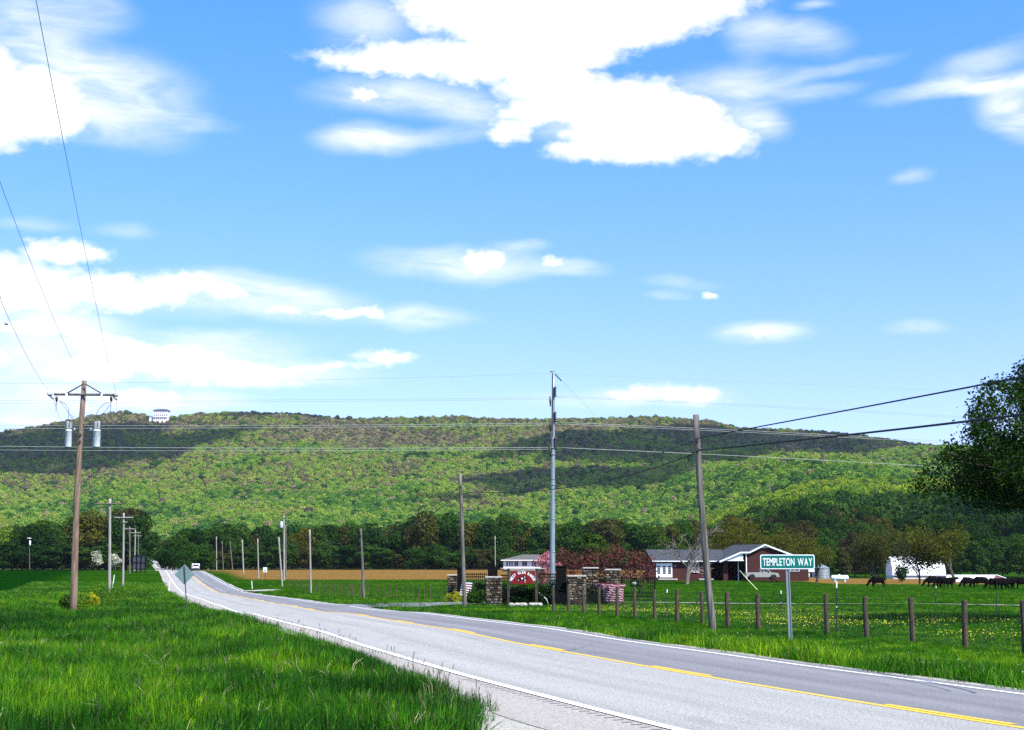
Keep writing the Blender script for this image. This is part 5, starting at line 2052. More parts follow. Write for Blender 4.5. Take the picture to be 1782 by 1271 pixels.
def flagpatch(u0, u1, v0, v1, m, nm, dy=0.0):
    vs_, fs = [], []
    N = 5
    for i in range(N + 1):
        for j in range(2):
            u_, v_ = u0 + (u1 - u0) * i / N, (v0, v1)[j]
            q = a.lerp(b4, u_).lerp(d4.lerp(c4, u_), v_)
            wv = 0.05 * math.sin(u_ * 9 + v_ * 3)
            vs_ += [q + Vector((0, wv + dy, 0)), q + Vector((0, wv + dy + .012, 0))]
    for i in range(N):
        k_ = i * 4
        fs += [(k_, k_ + 4, k_ + 6, k_ + 2), (k_ + 1, k_ + 3, k_ + 7, k_ + 5), (k_, k_ + 1, k_ + 5, k_ + 4), (k_ + 2, k_ + 6, k_ + 7, k_ + 3)]
    fs += [(0, 2, 3, 1), (N * 4, N * 4 + 1, N * 4 + 3, N * 4 + 2)]
    MB().add(vs_, fs).build(nm, m, fl)


for i in range(11):
    flagpatch(0.0 if i > 5 else .42, 1.0, i / 11 + .002, (i + 1) / 11 - .002, flagw if i % 2 == 0 else flagr, 'stripe')
flagpatch(0.0, 0.415, 0.0, 6 / 11 - .004, flagb, 'union')
for i in range(4):
    for j in range(3):
        q = a.lerp(b4, .06 + .1 * i).lerp(d4.lerp(c4, .06 + .1 * i), .07 + .16 * j)
        MB().prism([(0.035 * math.cos(t * .628 + 1.57) * (1 if t % 2 == 0 else .45), 0.035 * math.sin(t * .628 + 1.57) * (1 if t % 2 == 0 else .45)) for t in range(10)], 'y', 0, .01).build('star', flagw, fl, False, q + Vector((0, -.09, 0)))
Yd = 94
base = P(1068, 1048, Yd)
bt = thing('bunting', 'red and white striped bunting draped around the stone pillar right of the gate', 'bunting', base)
bred = mat('bunting_red', (0.17, 0.015, 0.035), 0.8)
bwh = mat('bunting_white', (0.42, 0.32, 0.33), 0.8)
NS = 17
for i in range(NS):
    vs_, fs = [], []
    N = 16
    for k_ in range(N + 1):
        th = math.pi * (1.05 - 1.1 * k_ / N)
        for j in (0, 1):
            v_ = (i + j * .96) / NS
            rx = (0.78 - .16 * v_ + (.12 if v_ < .2 else 0))
            sw = 0.05 * math.sin(k_ * 1.7 + i) + 0.10 * math.sin(math.pi * k_ / N * 2 + .5) * (1 - v_)
            x_ = math.cos(th) * rx + (-.35 * (1 - k_ / N) ** 2 if v_ < .3 else 0) + .1 * (1 - v_) * -1
            z_ = P(1068, 1015, Yd).z - base.z
            z_ = z_ * (1 - v_) + sw * .6
            y_ = -math.sin(max(0, min(math.pi, th))) * .45 - .12 + .04 * math.sin(k_ * 2.1 + i * .7)
            vs_ += [(x_, y_, z_), (x_, y_ + .015, z_)]
    for k_ in range(N):
        q = k_ * 4
        fs += [(q, q + 4, q + 6, q + 2), (q + 1, q + 3, q + 7, q + 5), (q, q + 1, q + 5, q + 4), (q + 2, q + 6, q + 7, q + 3)]
    MB().add(vs_, fs).build('stripe', bred if i % 2 == 0 else bwh, bt)


# ------------------------------------------------------------------ brick ranch house
def window(root, x, z, w, h, y, frame=white, panes=(2, 2), name='window', depth=0.08):
    f = MB()
    t = 0.07
    for (cx, cz, ww, hh) in ((x, z + h / 2 - t / 2, w, t), (x, z - h / 2 + t / 2, w, t), (x - w / 2 + t / 2, z, t, h - 2 * t), (x + w / 2 - t / 2, z, t, h - 2 * t)):
        f.box((cx, y, cz), (ww, depth, hh))
    o = f.build(name, frame, root)
    MB().box((x, y + .01, z), (w - 2 * t, 0.02, h - 2 * t)).build('pane', glass, o)
    for i in range(1, panes[0]):
        MB().box((x - w / 2 + w * i / panes[0], y - .01, z), (0.05, 0.04, h - 2 * t)).build('muntin', frame, o)
    for i in range(1, panes[1]):
        MB().box((x, y - .012, z - h / 2 + h * i / panes[1]), (w - 2 * t, 0.04, 0.035)).build('muntin', frame, o)
    return o


YH = 238.0
hb = P(1129, 1008, YH)
house = thing('brick_house', 'low red brick ranch house with grey shingle roofs, white trim and carport', 'house', (hb.x, YH, hb.z))
S = YH / 2445


def HX(px):
    return (px - 1129) * S


def HZ(py):
    return (1008 - py) * S


eave = HZ(976.5)
MB().box((HX(1184), 4, eave / 2 - .2), (HX(1240) - HX(1131), 8, eave + .4 - .1)).build('wall', brick_m, house)
# main roof, ridge along X
rz = HZ(956.5)
rf = MB().prism([(-0.6, eave), (4.0, rz), (8.6, eave), (8.6, eave - .12), (4.0, rz - .14), (-.6, eave - .12)], 'x', HX(1127.5), HX(1262))
rfo = rf.build('roof', shingle, house)
for v in rfo.data.vertices:      # left end slopes like the photo's slightly hipped end
    if v.co.x < HX(1130) and v.co.z < eave + .1 and v.co.y < 0:
        v.co.x = HX(1134)
MB().box((HX(1197), -.63, eave - .08), (HX(1258) - HX(1133), .06, .17)).build('fascia', white, house)
# french doors
w_ = (HX(1170) - HX(1142))
dr = MB().box((HX(1156), -0.06, HZ(993)), (w_, .06, HZ(981.5) - HZ(1005.5))).build('door', white, house)
for i in range(3):
    cx = HX(1142) + w_ * (i + .5) / 3
    for j in range(4):
        MB().box((cx, -.1, HZ(999.5) + (HZ(985) - HZ(999.5)) * (j + .5) / 4), (w_ * .19, .02, .28)).build('pane', glass, dr)
MB().box((HX(1146.5), -.12, HZ(1003.3)), (.28, .03, .25)).build('pet_flap', ironb, dr)
window(house, HX(1209.5), HZ(985.5), HX(1216) - HX(1202), 1.7, -.04, white, (2, 2))
MB().box((HX(1209.5), -.1, HZ(996)), (1.5, .14, .12)).build('sill', white, house)
MB().box((HX(1175), -.1, HZ(985.5)), (.12, .1, .2)).build('lamp', white, house)
for (px_, w2) in ((1160, 3.2), (1226, 2.4)):
    MB().box((HX(px_), -1.2, -0.02), (w2, 2.2, .24)).build('patio', stonec, house)
# carport: deep shade under the roof, brick pier and posts
MB().box((HX(1270), 6.5, eave / 2 - .2), (HX(1304) - HX(1240), .3, eave + .4)).build('wall', brick_m, house)
MB().box((HX(1262), -0.2, eave / 2 - .2), (HX(1266) - HX(1258), .6, eave + .3)).build('pier', brick_m, house)
MB().box((HX(1285), 0.0, eave / 2 - .2), (.14, .14, eave + .3)).build('post', white, house)
# gable wing, ridge towards the viewer
gl_, gr_, gpx = HX(1252), HX(1406), HX(1329)
gz_ = HZ(948)
el_ = HZ(977)
gy = -1.6
roofp = [(gl_ - .2, el_ - .05), (HX(1287), HZ(961.5)), (HX(1301), HZ(961.5)), (gpx, gz_), (gr_ + .3, HZ(978.5)), (gr_ + .3, HZ(978.5) - .22), (gpx, gz_ - .25), (HX(1302), HZ(961.5) - .22), (HX(1287), HZ(961.5) - .22), (gl_ - .2, el_ - .25)]
rw_ = MB().prism(roofp, 'y', gy - .3, 9.0)
rw_.v = [(x_ - (3.7 if y_ > 5 else 0), y_, z_) for x_, y_, z_ in rw_.v]      # the wing stands askew to the main house
rw_.build('roof', shingle, house)
MB().box((HX(1298), 2.4, HZ(985)), (.25, 8, HZ(963) - HZ(1009))).build('wall', brick_m, house)
for (p0, p1) in (((gl_ - .2, el_ - .12), (HX(1287), HZ(961.5) - .10)), ((HX(1287), HZ(961.5) - .10), (HX(1301.5), HZ(961.5) - .10)), ((HX(1301.5), HZ(961.5) - .10), (gpx, gz_ - .12)), ((gpx, gz_ - .12), (gr_ + .3, HZ(978.5) - .1))):
    q0, q1 = Vector((p0[0], gy - .34, p0[1])), Vector((p1[0], gy - .34, p1[1]))
    L = (q1 - q0)
    MB().box((q0 + q1) / 2, (L.length + .05, .06, .26), Matrix.Rotation(-math.atan2(L.z, L.x), 3, 'Y')).build('bargeboard', white, house)
# white gable over the carport
MB().prism([(gl_ + .3, HZ(975.5)), (HX(1289), HZ(963.5)), (HX(1291), HZ(963.5)), (HX(1291), HZ(975.5))], 'y', gy - .05, gy + .1).build('white_gable', whitem, house)
MB().box((HX(1272.5), gy - .1, HZ(976.2)), (HX(1291) - gl_, .1, .13)).build('beam', white, house)
# brick gable wall
MB().prism([(HX(1296), -.3), (HX(1404), -.3), (HX(1404), HZ(979)), (gpx, gz_ - .35), (HX(1302), HZ(963.2)), (HX(1296), HZ(963.2))], 'y', gy + .1, gy + .5).build('gable_wall', brick_m, house)
MB().box((HX(1296.5), gy + .02, HZ(985)), (.16, .12, HZ(963) - HZ(1007))).build('downpipe', white, house)
MB().prism([(HX(1320), HZ(954.6)), (HX(1336), HZ(954.6)), (gpx, gz_ - .38)], 'y', gy + .04, gy + .12).build('gable_vent', white, house)
MB().box((HX(1400), 5, HZ(993)), (.3, 8, 3.4)).build('wall', brick_m, house)
window(house, HX(1380), HZ(988), 1.6, 1.3, gy + .06)
tag(house, None)

# ------------------------------------------------------------------ white house beyond the tan field
YW = 345
S = YW / 2445
wb = P(910, 1000, YW)
wh = thing('white_house', 'white house with hipped brown grey roof behind the ranch sign', 'house', (wb.x, YW, wb.z))


def WX(px):
    return (px - 910) * S


def WZ(py):
    return (1000 - py) * S


MB().box((WX(913), 4, WZ(975) / 2), (WX(950) - WX(876), 8, WZ(975))).build('wall', white, wh)
e, t = WZ(975), WZ(965.3)
m_ = MB()
x0, x1 = WX(871.5), WX(957)
m_.add([(x0, -.8, e), (x1, -.8, e), (x1, 9, e), (x0, 9, e), (WX(910), 4, t), (WX(938), 4, t), (x0, -.8, e - .18), (x1, -.8, e - .18), (x1, 9, e - .18), (x0, 9, e - .18)], [(0, 1, 5, 4), (1, 2, 5), (2, 3, 4, 5), (3, 0, 4), (0, 6, 7, 1), (1, 7, 8, 2), (2, 8, 9, 3), (3, 9, 6, 0), (6, 9, 8, 7)])
m_.build('roof', shinglew, wh)
MB().box(((x0 + x1) / 2, -.84, e - .08), (x1 - x0, .05, .2)).build('fascia', white, wh)
for px_, w_ in ((882.5, .45), (887.2, .4), (891.3, .4), (898.5, 1.0), (913, 1.2), (929, 1.1), (944, 1.0)):
    window(wh, WX(px_), WZ(981.5), w_ + .12, 1.3, -.03, white, (1, 2) if w_ < .6 else (2, 1))

# ------------------------------------------------------------------ barns, silo, tank
YB = 345
S = YB / 2445
bb = P(1599, 1010, YB)
barn = thing('white_barn', 'large white metal roofed barn behind the open budding trees', 'barn', (bb.x, YB, bb.z))
x0, x1 = (1554 - 1599) * S, (1646 - 1599) * S
zt, ze = (1010 - 969.5) * S, (1010 - 1002.3) * S
prof = [(0, ze), (.35, ze + (zt - ze) * .45), (1.4, ze + (zt - ze) * .85), (3.2, zt), (5.0, ze + (zt - ze) * .85), (6.0, ze + (zt - ze) * .45), (6.4, ze)]
rfb = MB().prism(prof, 'x', x0, x1 - .6)
rfb.build('roof', whitem, barn)
MB().add([(x1 - .6, y_, z_) for y_, z_ in prof] + [(x1 + .15, .8 + (y_ - .8) * .8, ze + (z_ - ze) * .72) for y_, z_ in prof], [tuple(range(len(prof)))[::-1], tuple(range(len(prof), 2 * len(prof)))] + [(i, i + 1, i + 1 + len(prof), i + len(prof)) for i in range(len(prof) - 1)]).build('roof_end', whitem, barn)
MB().box(((x0 + x1) / 2, 3.2, ze / 2 - .4), (x1 - x0 - .3, 6.2, ze + .7)).build('wall', canw, barn)
MB().box(((x0 + x1) / 2, -.04, ze - .02), (x1 - x0, .2, .14)).build('eave_gutter', ironb, barn)
for i in range(1, 7):
    MB().box((x0 + (x1 - x0) * i / 7, .02 + .3, ze + .3), (.05, .7, .6)).build('roof_rib', canw, barn)

YB2 = 300
S = YB2 / 2445
bb = P(1690, 1015, YB2)
shed = thing('low_shed', 'low white roofed shed with a maroon gable end behind the cows', 'shed', (bb.x, YB2, bb.z))
x0, xr = (1640 - 1690) * S, (1733 - 1690) * S
zt, ze = (1015 - 1000.8) * S, (1015 - 1012.2) * S
MB().add([(x0 - .6, -3, ze), (xr - 1.9, -3, ze), (xr, 0, zt), (x0 + 1.1, 0, zt), (x0 - .6, -3, ze - .1), (xr - 1.9, -3, ze - .1), (xr, 0, zt - .1), (x0 + 1.1, 0, zt - .1)], [(0, 1, 2, 3), (7, 6, 5, 4), (0, 4, 5, 1), (1, 5, 6, 2), (2, 6, 7, 3), (3, 7, 4, 0)]).build('roof', whitem, shed)
MB().add([(xr, 0, zt), (xr + 3.1, -2.6, ze + .05), (xr + 1.0, 3, ze), (xr, 0, zt - .14), (xr + 3.1, -2.6, ze - .09), (xr + 1, 3, ze - .14)], [(0, 1, 2), (5, 4, 3), (0, 3, 4, 1), (1, 4, 5, 2), (2, 5, 3, 0)]).build('roof', whitem, shed)
MB().add([(xr - 1.8, -2.9, ze - .05), (xr + 2.8, -2.55, ze - .05), (xr, -.1, zt - .1), (xr - 1.8, -2.9, -.6), (xr + 2.8, -2.55, -.6)], [(0, 1, 2), (0, 3, 4, 1), (0, 2, 4, 3), (1, 4, 2)]).build('gable_end', redw, shed)
L0, L1 = Vector((xr, -.25, zt + .02)), Vector((xr + 3.1, -2.8, ze + .04))
MB().tube([L0, L1], .09, 4).build('bargeboard', white, shed)
MB().box(((x0 + xr) / 2 - 1, -2.6, ze / 2 - .4), (xr - x0 - 2.5, .2, ze + .6)).build('wall', redw, shed)

YS = 330
S = YS / 2445
sb = P(1431, 1006, YS)
silo = thing('grain_bin', 'round galvanised grain bin with conical roof right of the street name sign', 'silo', (sb.x, YS, sb.z - .3))
rr, hh, ht = 12.7 * S, (1006 - 989) * S + .3, (1006 - 983.2) * S + .3
for i in range(7):
    z0, z1 = hh * i / 7, hh * (i + 1) / 7
    MB().lathe([(rr * .985, z0), (rr, z0 + (z1 - z0) * .2), (rr, z0 + (z1 - z0) * .8), (rr * .985, z1)], 26).build('wall_ring', galv, silo, True)
rfs = MB().lathe([(rr * 1.04, hh), (rr * .3, ht - .15), (rr * .14, ht)], 26).build('roof', galv, silo)
MB().lathe([(.35, ht - .05), (.35, ht + .16), (.05, ht + .22)], 12).build('cap', white, rfs)
sb = P(1406, 1005, 332)
sh2 = thing('white_shed', 'small white shed left of the grain bin, partly behind the street name sign', 'shed', (sb.x, 332, sb.z))
w_, h_ = 25 * S, 11 * S
MB().box((0, 1.2, h_ / 2 - .15), (w_, 2.4, h_)).build('wall', white, sh2)
MB().prism([(-.2, h_ - .1), (1.2, h_ + .35), (2.6, h_ - .1), (2.6, h_ - .2), (1.2, h_ + .23), (-.2, h_ - .2)], 'x', -w_ / 2 - .15, w_ / 2 + .15).build('roof', whitem, sh2)
MB().box((w_ * .22, -.03, h_ * .4), (.5, .05, h_ * .75)).build('door', ironb, sh2)

YT = 213
S = YT / 2445
tb = P(1461.5, 1011.5, YT)
tk = thing('propane_tank', 'white horizontal propane tank in the pasture behind the white topped post', 'tank', (tb.x, YT, tb.z))
Lh, r_ = 15.5 * S, 4.6 * S
pr = [(0.02, -Lh), (r_ * .5, -Lh * .97), (r_ * .85, -Lh * .9), (r_, -Lh * .8), (r_, Lh * .8), (r_ * .85, Lh * .9), (r_ * .5, Lh * .97), (.02, Lh)]
o = MB().lathe(pr, 20).build('tank_shell', whitem, tk, True, (0, 0, r_ + .08))
o.rotation_euler = (0, R(90), 0)
MB().lathe([(.16, 0), (.17, .12), (.05, .18)], 12).build('valve_dome', canw, tk, True, (-.05, 0, r_ * 2 + .05))
for s_ in (-1, 1):
    MB().box((s_ * Lh * .55, 0, .05), (.25, .6, .35)).build('saddle', canw, tk)

# ------------------------------------------------------------------ vehicles
def wheel(root, x, y, r, w, hub=chrome):
    o = MB().lathe([(r * .62, -w / 2), (r * .95, -w / 2), (r, -w * .3), (r, w * .3), (r * .95, w / 2), (r * .62, w / 2)], 20).build('wheel', rubber, root, True, (x, y, r))
    o.rotation_euler = (R(90), 0, 0)
    MB().lathe([(r * .6, -w * .42), (r * .6, w * .42)], 16).build('rim', hub, o, True)


YP = 231.5
pb = P(1325, 1009.0, YP)
pk = thing('pickup_truck', 'silver extended cab pickup parked facing right in front of the brick house', 'pickup truck', (pb.x, YP, pb.z), R(2))
prof = [(-2.75, .62), (-2.78, 1.18), (-.35, 1.2), (-.33, 1.25), (1.35, 1.25), (1.5, 1.18), (2.55, 1.08), (2.72, .95), (2.75, .5), (2.35, .42), (2.3, .62), (2.1, .82), (1.75, .86), (1.4, .75), (1.25, .42), (-1.2, .42), (-1.28, .7), (-1.5, .88), (-1.85, .9), (-2.15, .75), (-2.25, .5)]
pt_ = [silver, ironb]
m_ = MB().prism(prof, 'y', -.92, .92)
m_.build('body', silver, pk)
MB().prism([(-.30, 1.24), (-.22, 1.78), (-.05, 1.82), (.72, 1.82), (.95, 1.75), (1.42, 1.24)], 'y', -.78, .78).build('cab', silver, pk)
for sd_ in (-1, 1):
    MB().prism([(-.18, 1.30), (-.12, 1.70), (.24, 1.72), (.24, 1.30)], 'y', sd_ * .775, sd_ * .80).build('window', glass, pk)
    MB().prism([(.34, 1.30), (.34, 1.72), (.72, 1.72), (1.18, 1.30)], 'y', sd_ * .775, sd_ * .80).build('window', glass, pk)
    MB().box((1.05, sd_ * .98, 1.32), (.18, .16, .16), bev=.02).build('wing_mirror', ironb, pk)
    MB().box((.1, sd_ * .925, 1.08), (.16, .02, .03)).build('door_handle', ironb, pk)
    MB().box((2.68, sd_ * .7, .92), (.12, .34, .2)).build('headlight', glass, pk)
    MB().box((-2.77, sd_ * .82, .98), (.04, .14, .34)).build('tail_light', redlens, pk)
MB().add([(.98, -.7, 1.74), (.98, .7, 1.74), (1.43, .74, 1.28), (1.43, -.74, 1.28), (.95, -.7, 1.70), (.95, .7, 1.70), (1.38, .74, 1.26), (1.38, -.74, 1.26)], [(0, 1, 2, 3), (7, 6, 5, 4), (0, 3, 7, 4), (1, 5, 6, 2), (0, 4, 5, 1), (3, 2, 6, 7)]).build('windscreen', glass, pk)
MB().box((2.76, 0, .52), (.16, 1.8, .22), bev=.04).build('front_bumper', chrome, pk)
MB().box((-2.82, 0, .56), (.14, 1.7, .2), bev=.03).build('rear_bumper', chrome, pk)
MB().box((-1.55, 0, 1.19), (2.2, 1.55, .03)).build('bed_liner', ironb, pk)
for x_ in (-1.76, 1.78):
    for y_ in (-.82, .82):
        wheel(pk, x_, y_, .39, .24)

Yc = 330
cb = P(340, 994.2, Yc)
cx_, cy_ = lat(Yc, RW * .70)
cz_ = gz(*lat(Yc, RW / 2)) + .03
ca = thing('white_suv', 'white sport utility vehicle driving away over the crest of the road', 'car', (P(340, 990, Yc).x, Yc, cz_), R(105.0 + 0))
MB().prism([(-2.3, .45), (-2.35, 1.05), (-2.2, 1.72), (-2.0, 1.82), (.6, 1.80), (1.25, 1.22), (2.2, 1.08), (2.35, .5)], 'y', -.95, .95).build('body', white, ca)
MB().box((-2.325, 0, 1.42), (.10, 1.45, .42), Matrix.Rotation(R(12), 3, 'Y')).build('rear_window', glass, ca)
for s_ in (-1, 1):
    MB().box((-2.36, s_ * .84, 1.12), (.06, .14, .42)).build('tail_light', redlens, ca)
    MB().prism([(-1.9, 1.2), (-1.85, 1.65), (.45, 1.65), (.95, 1.25)], 'y', s_ * .945, s_ * .96).build('window', glass, ca)
    MB().box((.75, s_ * 1.02, 1.25), (.12, .14, .14)).build('wing_mirror', white, ca)
MB().box((-2.40, 0, .62), (.14, 1.8, .2), bev=.04).build('rear_bumper', steeld, ca)
MB().box((-2.39, 0, .92), (.03, .5, .15)).build('licence_plate', flagw, ca)
for x_ in (-1.45, 1.45):
    for y_ in (-.82, .82):
        wheel(ca, x_, y_, .37, .24)


ca.scale = (.9, .9, .9)

# ------------------------------------------------------------------ cattle
def skin_mesh(name, nodes, edges, m, sub=2):
    me = bpy.data.meshes.new(name)
    me.from_pydata([n_[0] for n_ in nodes], edges, [])
    ob = bpy.data.objects.new('tmp', me)
    COL.objects.link(ob)
    md = ob.modifiers.new('skin', 'SKIN')
    md.use_smooth_shade = True
    for i, n_ in enumerate(nodes):
        sv = me.skin_vertices[0].data[i]
        sv.radius = n_[1] if hasattr(n_[1], '__len__') else (n_[1], n_[1])
        sv.use_root = i == 0
    s2 = ob.modifiers.new('sub', 'SUBSURF')
    s2.levels = sub
    s2.render_levels = sub
    dg = bpy.context.evaluated_depsgraph_get()
    out = bpy.data.meshes.new_from_object(ob.evaluated_get(dg))
    bpy.data.objects.remove(ob)
    out.name = name
    out.materials.clear()
    out.materials.append(m)
    out.polygons.foreach_set('use_smooth', [True] * len(out.polygons))
    return out


def cow_mesh(graze=True, step=0.1):
    nd = [((0, 0, .96), (.42, .46)), ((.5, 0, .98), (.38, .46)), ((-.55, 0, 1.0), (.38, .42)), ((-.85, 0, 1.04), (.28, .32))]
    ed = [(0, 1), (0, 2), (2, 3)]
    if graze:
        hd = [((.85, 0, .92), (.19, .25)), ((1.12, 0, .58), (.13, .17)), ((1.28, 0, .34), (.13, .14)), ((1.42, 0, .12), (.085, .09))]
    else:
        hd = [((.85, 0, 1.12), (.19, .25)), ((1.12, 0, 1.32), (.14, .17)), ((1.34, 0, 1.34), (.13, .14)), ((1.58, 0, 1.2), (.09, .09))]
    b0 = len(nd)
    nd += hd
    ed += [(1, b0), (b0, b0 + 1), (b0 + 1, b0 + 2), (b0 + 2, b0 + 3)]
    for s_ in (-1, 1):
        k_ = len(nd)
        nd += [((hd[2][0][0] - .06, s_ * .2, hd[2][0][2] + .12), (.035, .07))]
        ed += [(b0 + 2, k_)]
        k_ = len(nd)
        nd += [((.52 + s_ * step, s_ * .2, .62), (.12, .13)), ((.56 + s_ * step, s_ * .21, .34), (.065, .065)), ((.55 + s_ * step * 1.5, s_ * .21, .05), (.065, .06))]
        ed += [(1, k_), (k_, k_ + 1), (k_ + 1, k_ + 2)]
        k_ = len(nd)
        nd += [((-.66 - s_ * step, s_ * .2, .70), (.15, .17)), ((-.82 - s_ * step, s_ * .21, .42), (.07, .075)), ((-.74 - s_ * step, s_ * .21, .05), (.065, .06))]
        ed += [(2, k_), (k_, k_ + 1), (k_ + 1, k_ + 2)]
    k_ = len(nd)
    nd += [((-1.06, 0, 1.02), .04), ((-1.10, 0, .6), .03), ((-1.1, 0, .36), .055)]
    ed += [(3, k_), (k_, k_ + 1), (k_ + 1, k_ + 2)]
    return skin_mesh('cow', nd, ed, blackhide)


cm0, cm1, cm2 = cow_mesh(True, .08), cow_mesh(True, -.12), cow_mesh(False, .1)
cows = [(1527, 1019.5, 208, 172, cm0, 'lone black cow grazing with head down left, below the brown budding tree'),
        (1623, 1019.5, 208, 178, cm0, 'black cow grazing facing left, leftmost of the herd right of the white topped post'),
        (1640, 1021.5, 204, 190, cm1, 'black cow grazing directly behind another, second in the herd'),
        (1650, 1022.5, 200, 10, cm2, 'black cow standing at the right end of the trio below the white barn'),
        (1684, 1023, 203, 200, cm0, 'black cow grazing alone in front of the low white shed'),
        (1706, 1022, 205, 170, cm1, 'black cow grazing just left of the maroon gable'),
        (1730, 1026, 196, 185, cm0, 'large black cow grazing in front of the maroon gable'),
        (1741, 1027, 194, 25, cm1, 'black cow overlapping its neighbours below the maroon gable'),
        (1757, 1027, 196, 5, cm2, 'black cow at the right end of the big cluster'),
        (1779, 1028, 197, 175, cm0, 'black cow grazing at the right edge of the photo')]
for (px_, py_, Yd, rz_, me, lb) in cows:
    p = P(px_, py_, Yd)
    o = link('cow', me, None, (p.x, Yd, gz(p.x, Yd) - .02), R(rz_))
    sc = random.uniform(1.06, 1.16)
    o.scale = (sc, sc, sc)
    tag(o, lb, 'cow', 'black cattle in the pasture')

# ------------------------------------------------------------------ mansion on the ridge
YM = 2492
S = YM / 2445
mb_ = P(279, 734.5, YM)
mn = thing('mansion', 'white three storey mansion with hipped roof on top of the ridge', 'mansion', (mb_.x, YM, mb_.z))
mz = gz(mb_.x, YM) - mb_.z
pinkw = mat('pale_stucco', (0.8, 0.74, 0.76), 0.7)
darkw = mat('far_window_shade', (0.08, 0.08, 0.1), 0.4)
zb, zt = 4 * S, 20 * S + 1.0
MB().box((0, 8, (zt + mz) / 2), (25 * S, 16, zt - mz)).build('wall', pinkw, mn)
m_ = MB()
m_.add([(-14.3, -1.4, zt), (14.3, -1.4, zt), (14.3, 17.5, zt), (-14.3, 17.5, zt), (-7, 8, zt + 3.2), (7, 8, zt + 3.2), (-14.3, -1.4, zt - .7), (14.3, -1.4, zt - .7), (14.3, 17.5, zt - .7), (-14.3, 17.5, zt - .7)], [(0, 1, 5, 4), (1, 2, 5), (2, 3, 4, 5), (3, 0, 4), (0, 6, 7, 1), (1, 7, 8, 2), (2, 8, 9, 3), (3, 9, 6, 0), (6, 9, 8, 7)])
m_.build('roof', mat('slate_roof', (0.10, 0.10, 0.13), 0.8), mn)
MB().box((6, 8, zt + 3.3), (1.2, 1.2, 2.6)).build('chimney', pinkw, mn)
for fl_, (z_, h_) in enumerate(((zb + 1.6, 2.6), (zb + 8.0, 4.2), (zb + 13.4, 1.5))):
    for i in range(7):
        x_ = -10.5 + i * 3.5
        if fl_ == 1:
            MB().prism([(x_ - .75, z_ - h_ / 2), (x_ + .75, z_ - h_ / 2), (x_ + .75, z_ + h_ * .3), (x_ + .4, z_ + h_ * .46), (x_ - .4, z_ + h_ * .46), (x_ - .75, z_ + h_ * .3)], 'y', -.15, .1).build('window', darkw, mn)
        else:
            MB().box((x_, 0, z_), (1.5 if fl_ == 0 else 1.1, .2, h_)).build('window', darkw, mn)
MB().box((0, -.6, zb + 4.6), (24, 1.6, .5)).build('balcony', pinkw, mn)
MB().box((-17.5, 10, zb + 2), (9, 9, 9)).build('side_wing', pinkw, mn)
#PART5
# ------------------------------------------------------------------ grass
def tuft_mesh(seed, nb, h, w, spread, m, lean=0.35, heads=0.0):
    rg = np.random.default_rng(seed)
    V_, F_ = [], []
    for i in range(nb):
        a = rg.uniform(0, 6.28)
        r_ = spread * math.sqrt(rg.random())
        bx_, by_ = math.cos(a) * r_, math.sin(a) * r_
        hh = h * rg.uniform(0.45, 1.15)
        ld = rg.uniform(0, 6.28)
        lm = hh * abs(rg.normal(0.15, lean))
        lx, ly = math.cos(ld) * lm, math.sin(ld) * lm
        fw = rg.uniform(0, 3.14)
        wx_, wy_ = math.cos(fw) * w * rg.uniform(.6, 1.3), math.sin(fw) * w * rg.uniform(.6, 1.3)
        n0 = len(V_)
        zs = (0, .4, .75, 1)
        ws = (1, .9, .6, .08)
        for z_, q in zip(zs, ws):
            cx_, cy_ = bx_ + lx * z_ ** 2, by_ + ly * z_ ** 2
            zz = hh * z_ * (1 - 0.25 * (lm / hh) * z_)
            V_ += [(cx_ - wx_ * q, cy_ - wy_ * q, zz), (cx_ + wx_ * q, cy_ + wy_ * q, zz)]
        for k_ in range(3):
            F_.append((n0 + 2 * k_, n0 + 2 * k_ + 1, n0 + 2 * k_ + 3, n0 + 2 * k_ + 2))
    return arrmesh('tuft', V_, F_, m)


def scatter_grass(name, X, Y, h, sources, seed, tintf, label, sc=(0.7, 1.25), thin=None):
    rg = np.random.default_rng(seed)
    k_ = in_view(X, Y, 0.05)
    X, Y = X[k_], Y[k_]
    n = len(X)
    Z = ground(X, Y)
    u_ = road_u(X, Y)
    Z = Z - road_dip(u_, Y) * .6
    s = rg.uniform(sc[0], sc[1], n) * h(X, Y)
    rot = np.stack([rg.normal(0, .08, n), rg.normal(0, .08, n), rg.uniform(0, 6.28, n)], 1)
    wsc = np.clip(s, .55, 3)
    scl = np.stack([wsc, wsc, s], 1)
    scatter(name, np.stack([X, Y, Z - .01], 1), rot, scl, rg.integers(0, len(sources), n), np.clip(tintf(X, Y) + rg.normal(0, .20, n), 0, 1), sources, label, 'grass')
    return n


near_src = [src('grass_tuft', tuft_mesh(i, 34, 0.25, 0.0042, 0.13, grass_m, .42)) for i in range(5)]
mid_src = [src('grass_tuft', tuft_mesh(i + 10, 26, 0.24, 0.0072, 0.22, grass_m, .42)) for i in range(4)]
far_src = [src('grass_tuft', tuft_mesh(i + 20, 20, 0.26, 0.015, 0.45, grass_m, .35)) for i in range(4)]
low_src = [src('grass_tuft', tuft_mesh(i + 30, 22, 0.13, 0.007, 0.2, grass_m, .5)) for i in range(4)]


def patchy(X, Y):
    return 0.17 - 0.16 * sstep(Y, 42, 50) * (1 - sstep(Y, 84, 100)) * (X < 0) + 0.72 * value_noise(X, Y, 3.2, 21) + 0.55 * (value_noise(X, Y, 0.9, 22) - .5)  # left verge tint also darkened across a far band, standing in for shade


def left_edge(Y):
    return np.array([shoulder_edge(float(y_)) for y_ in Y])


tot = 0
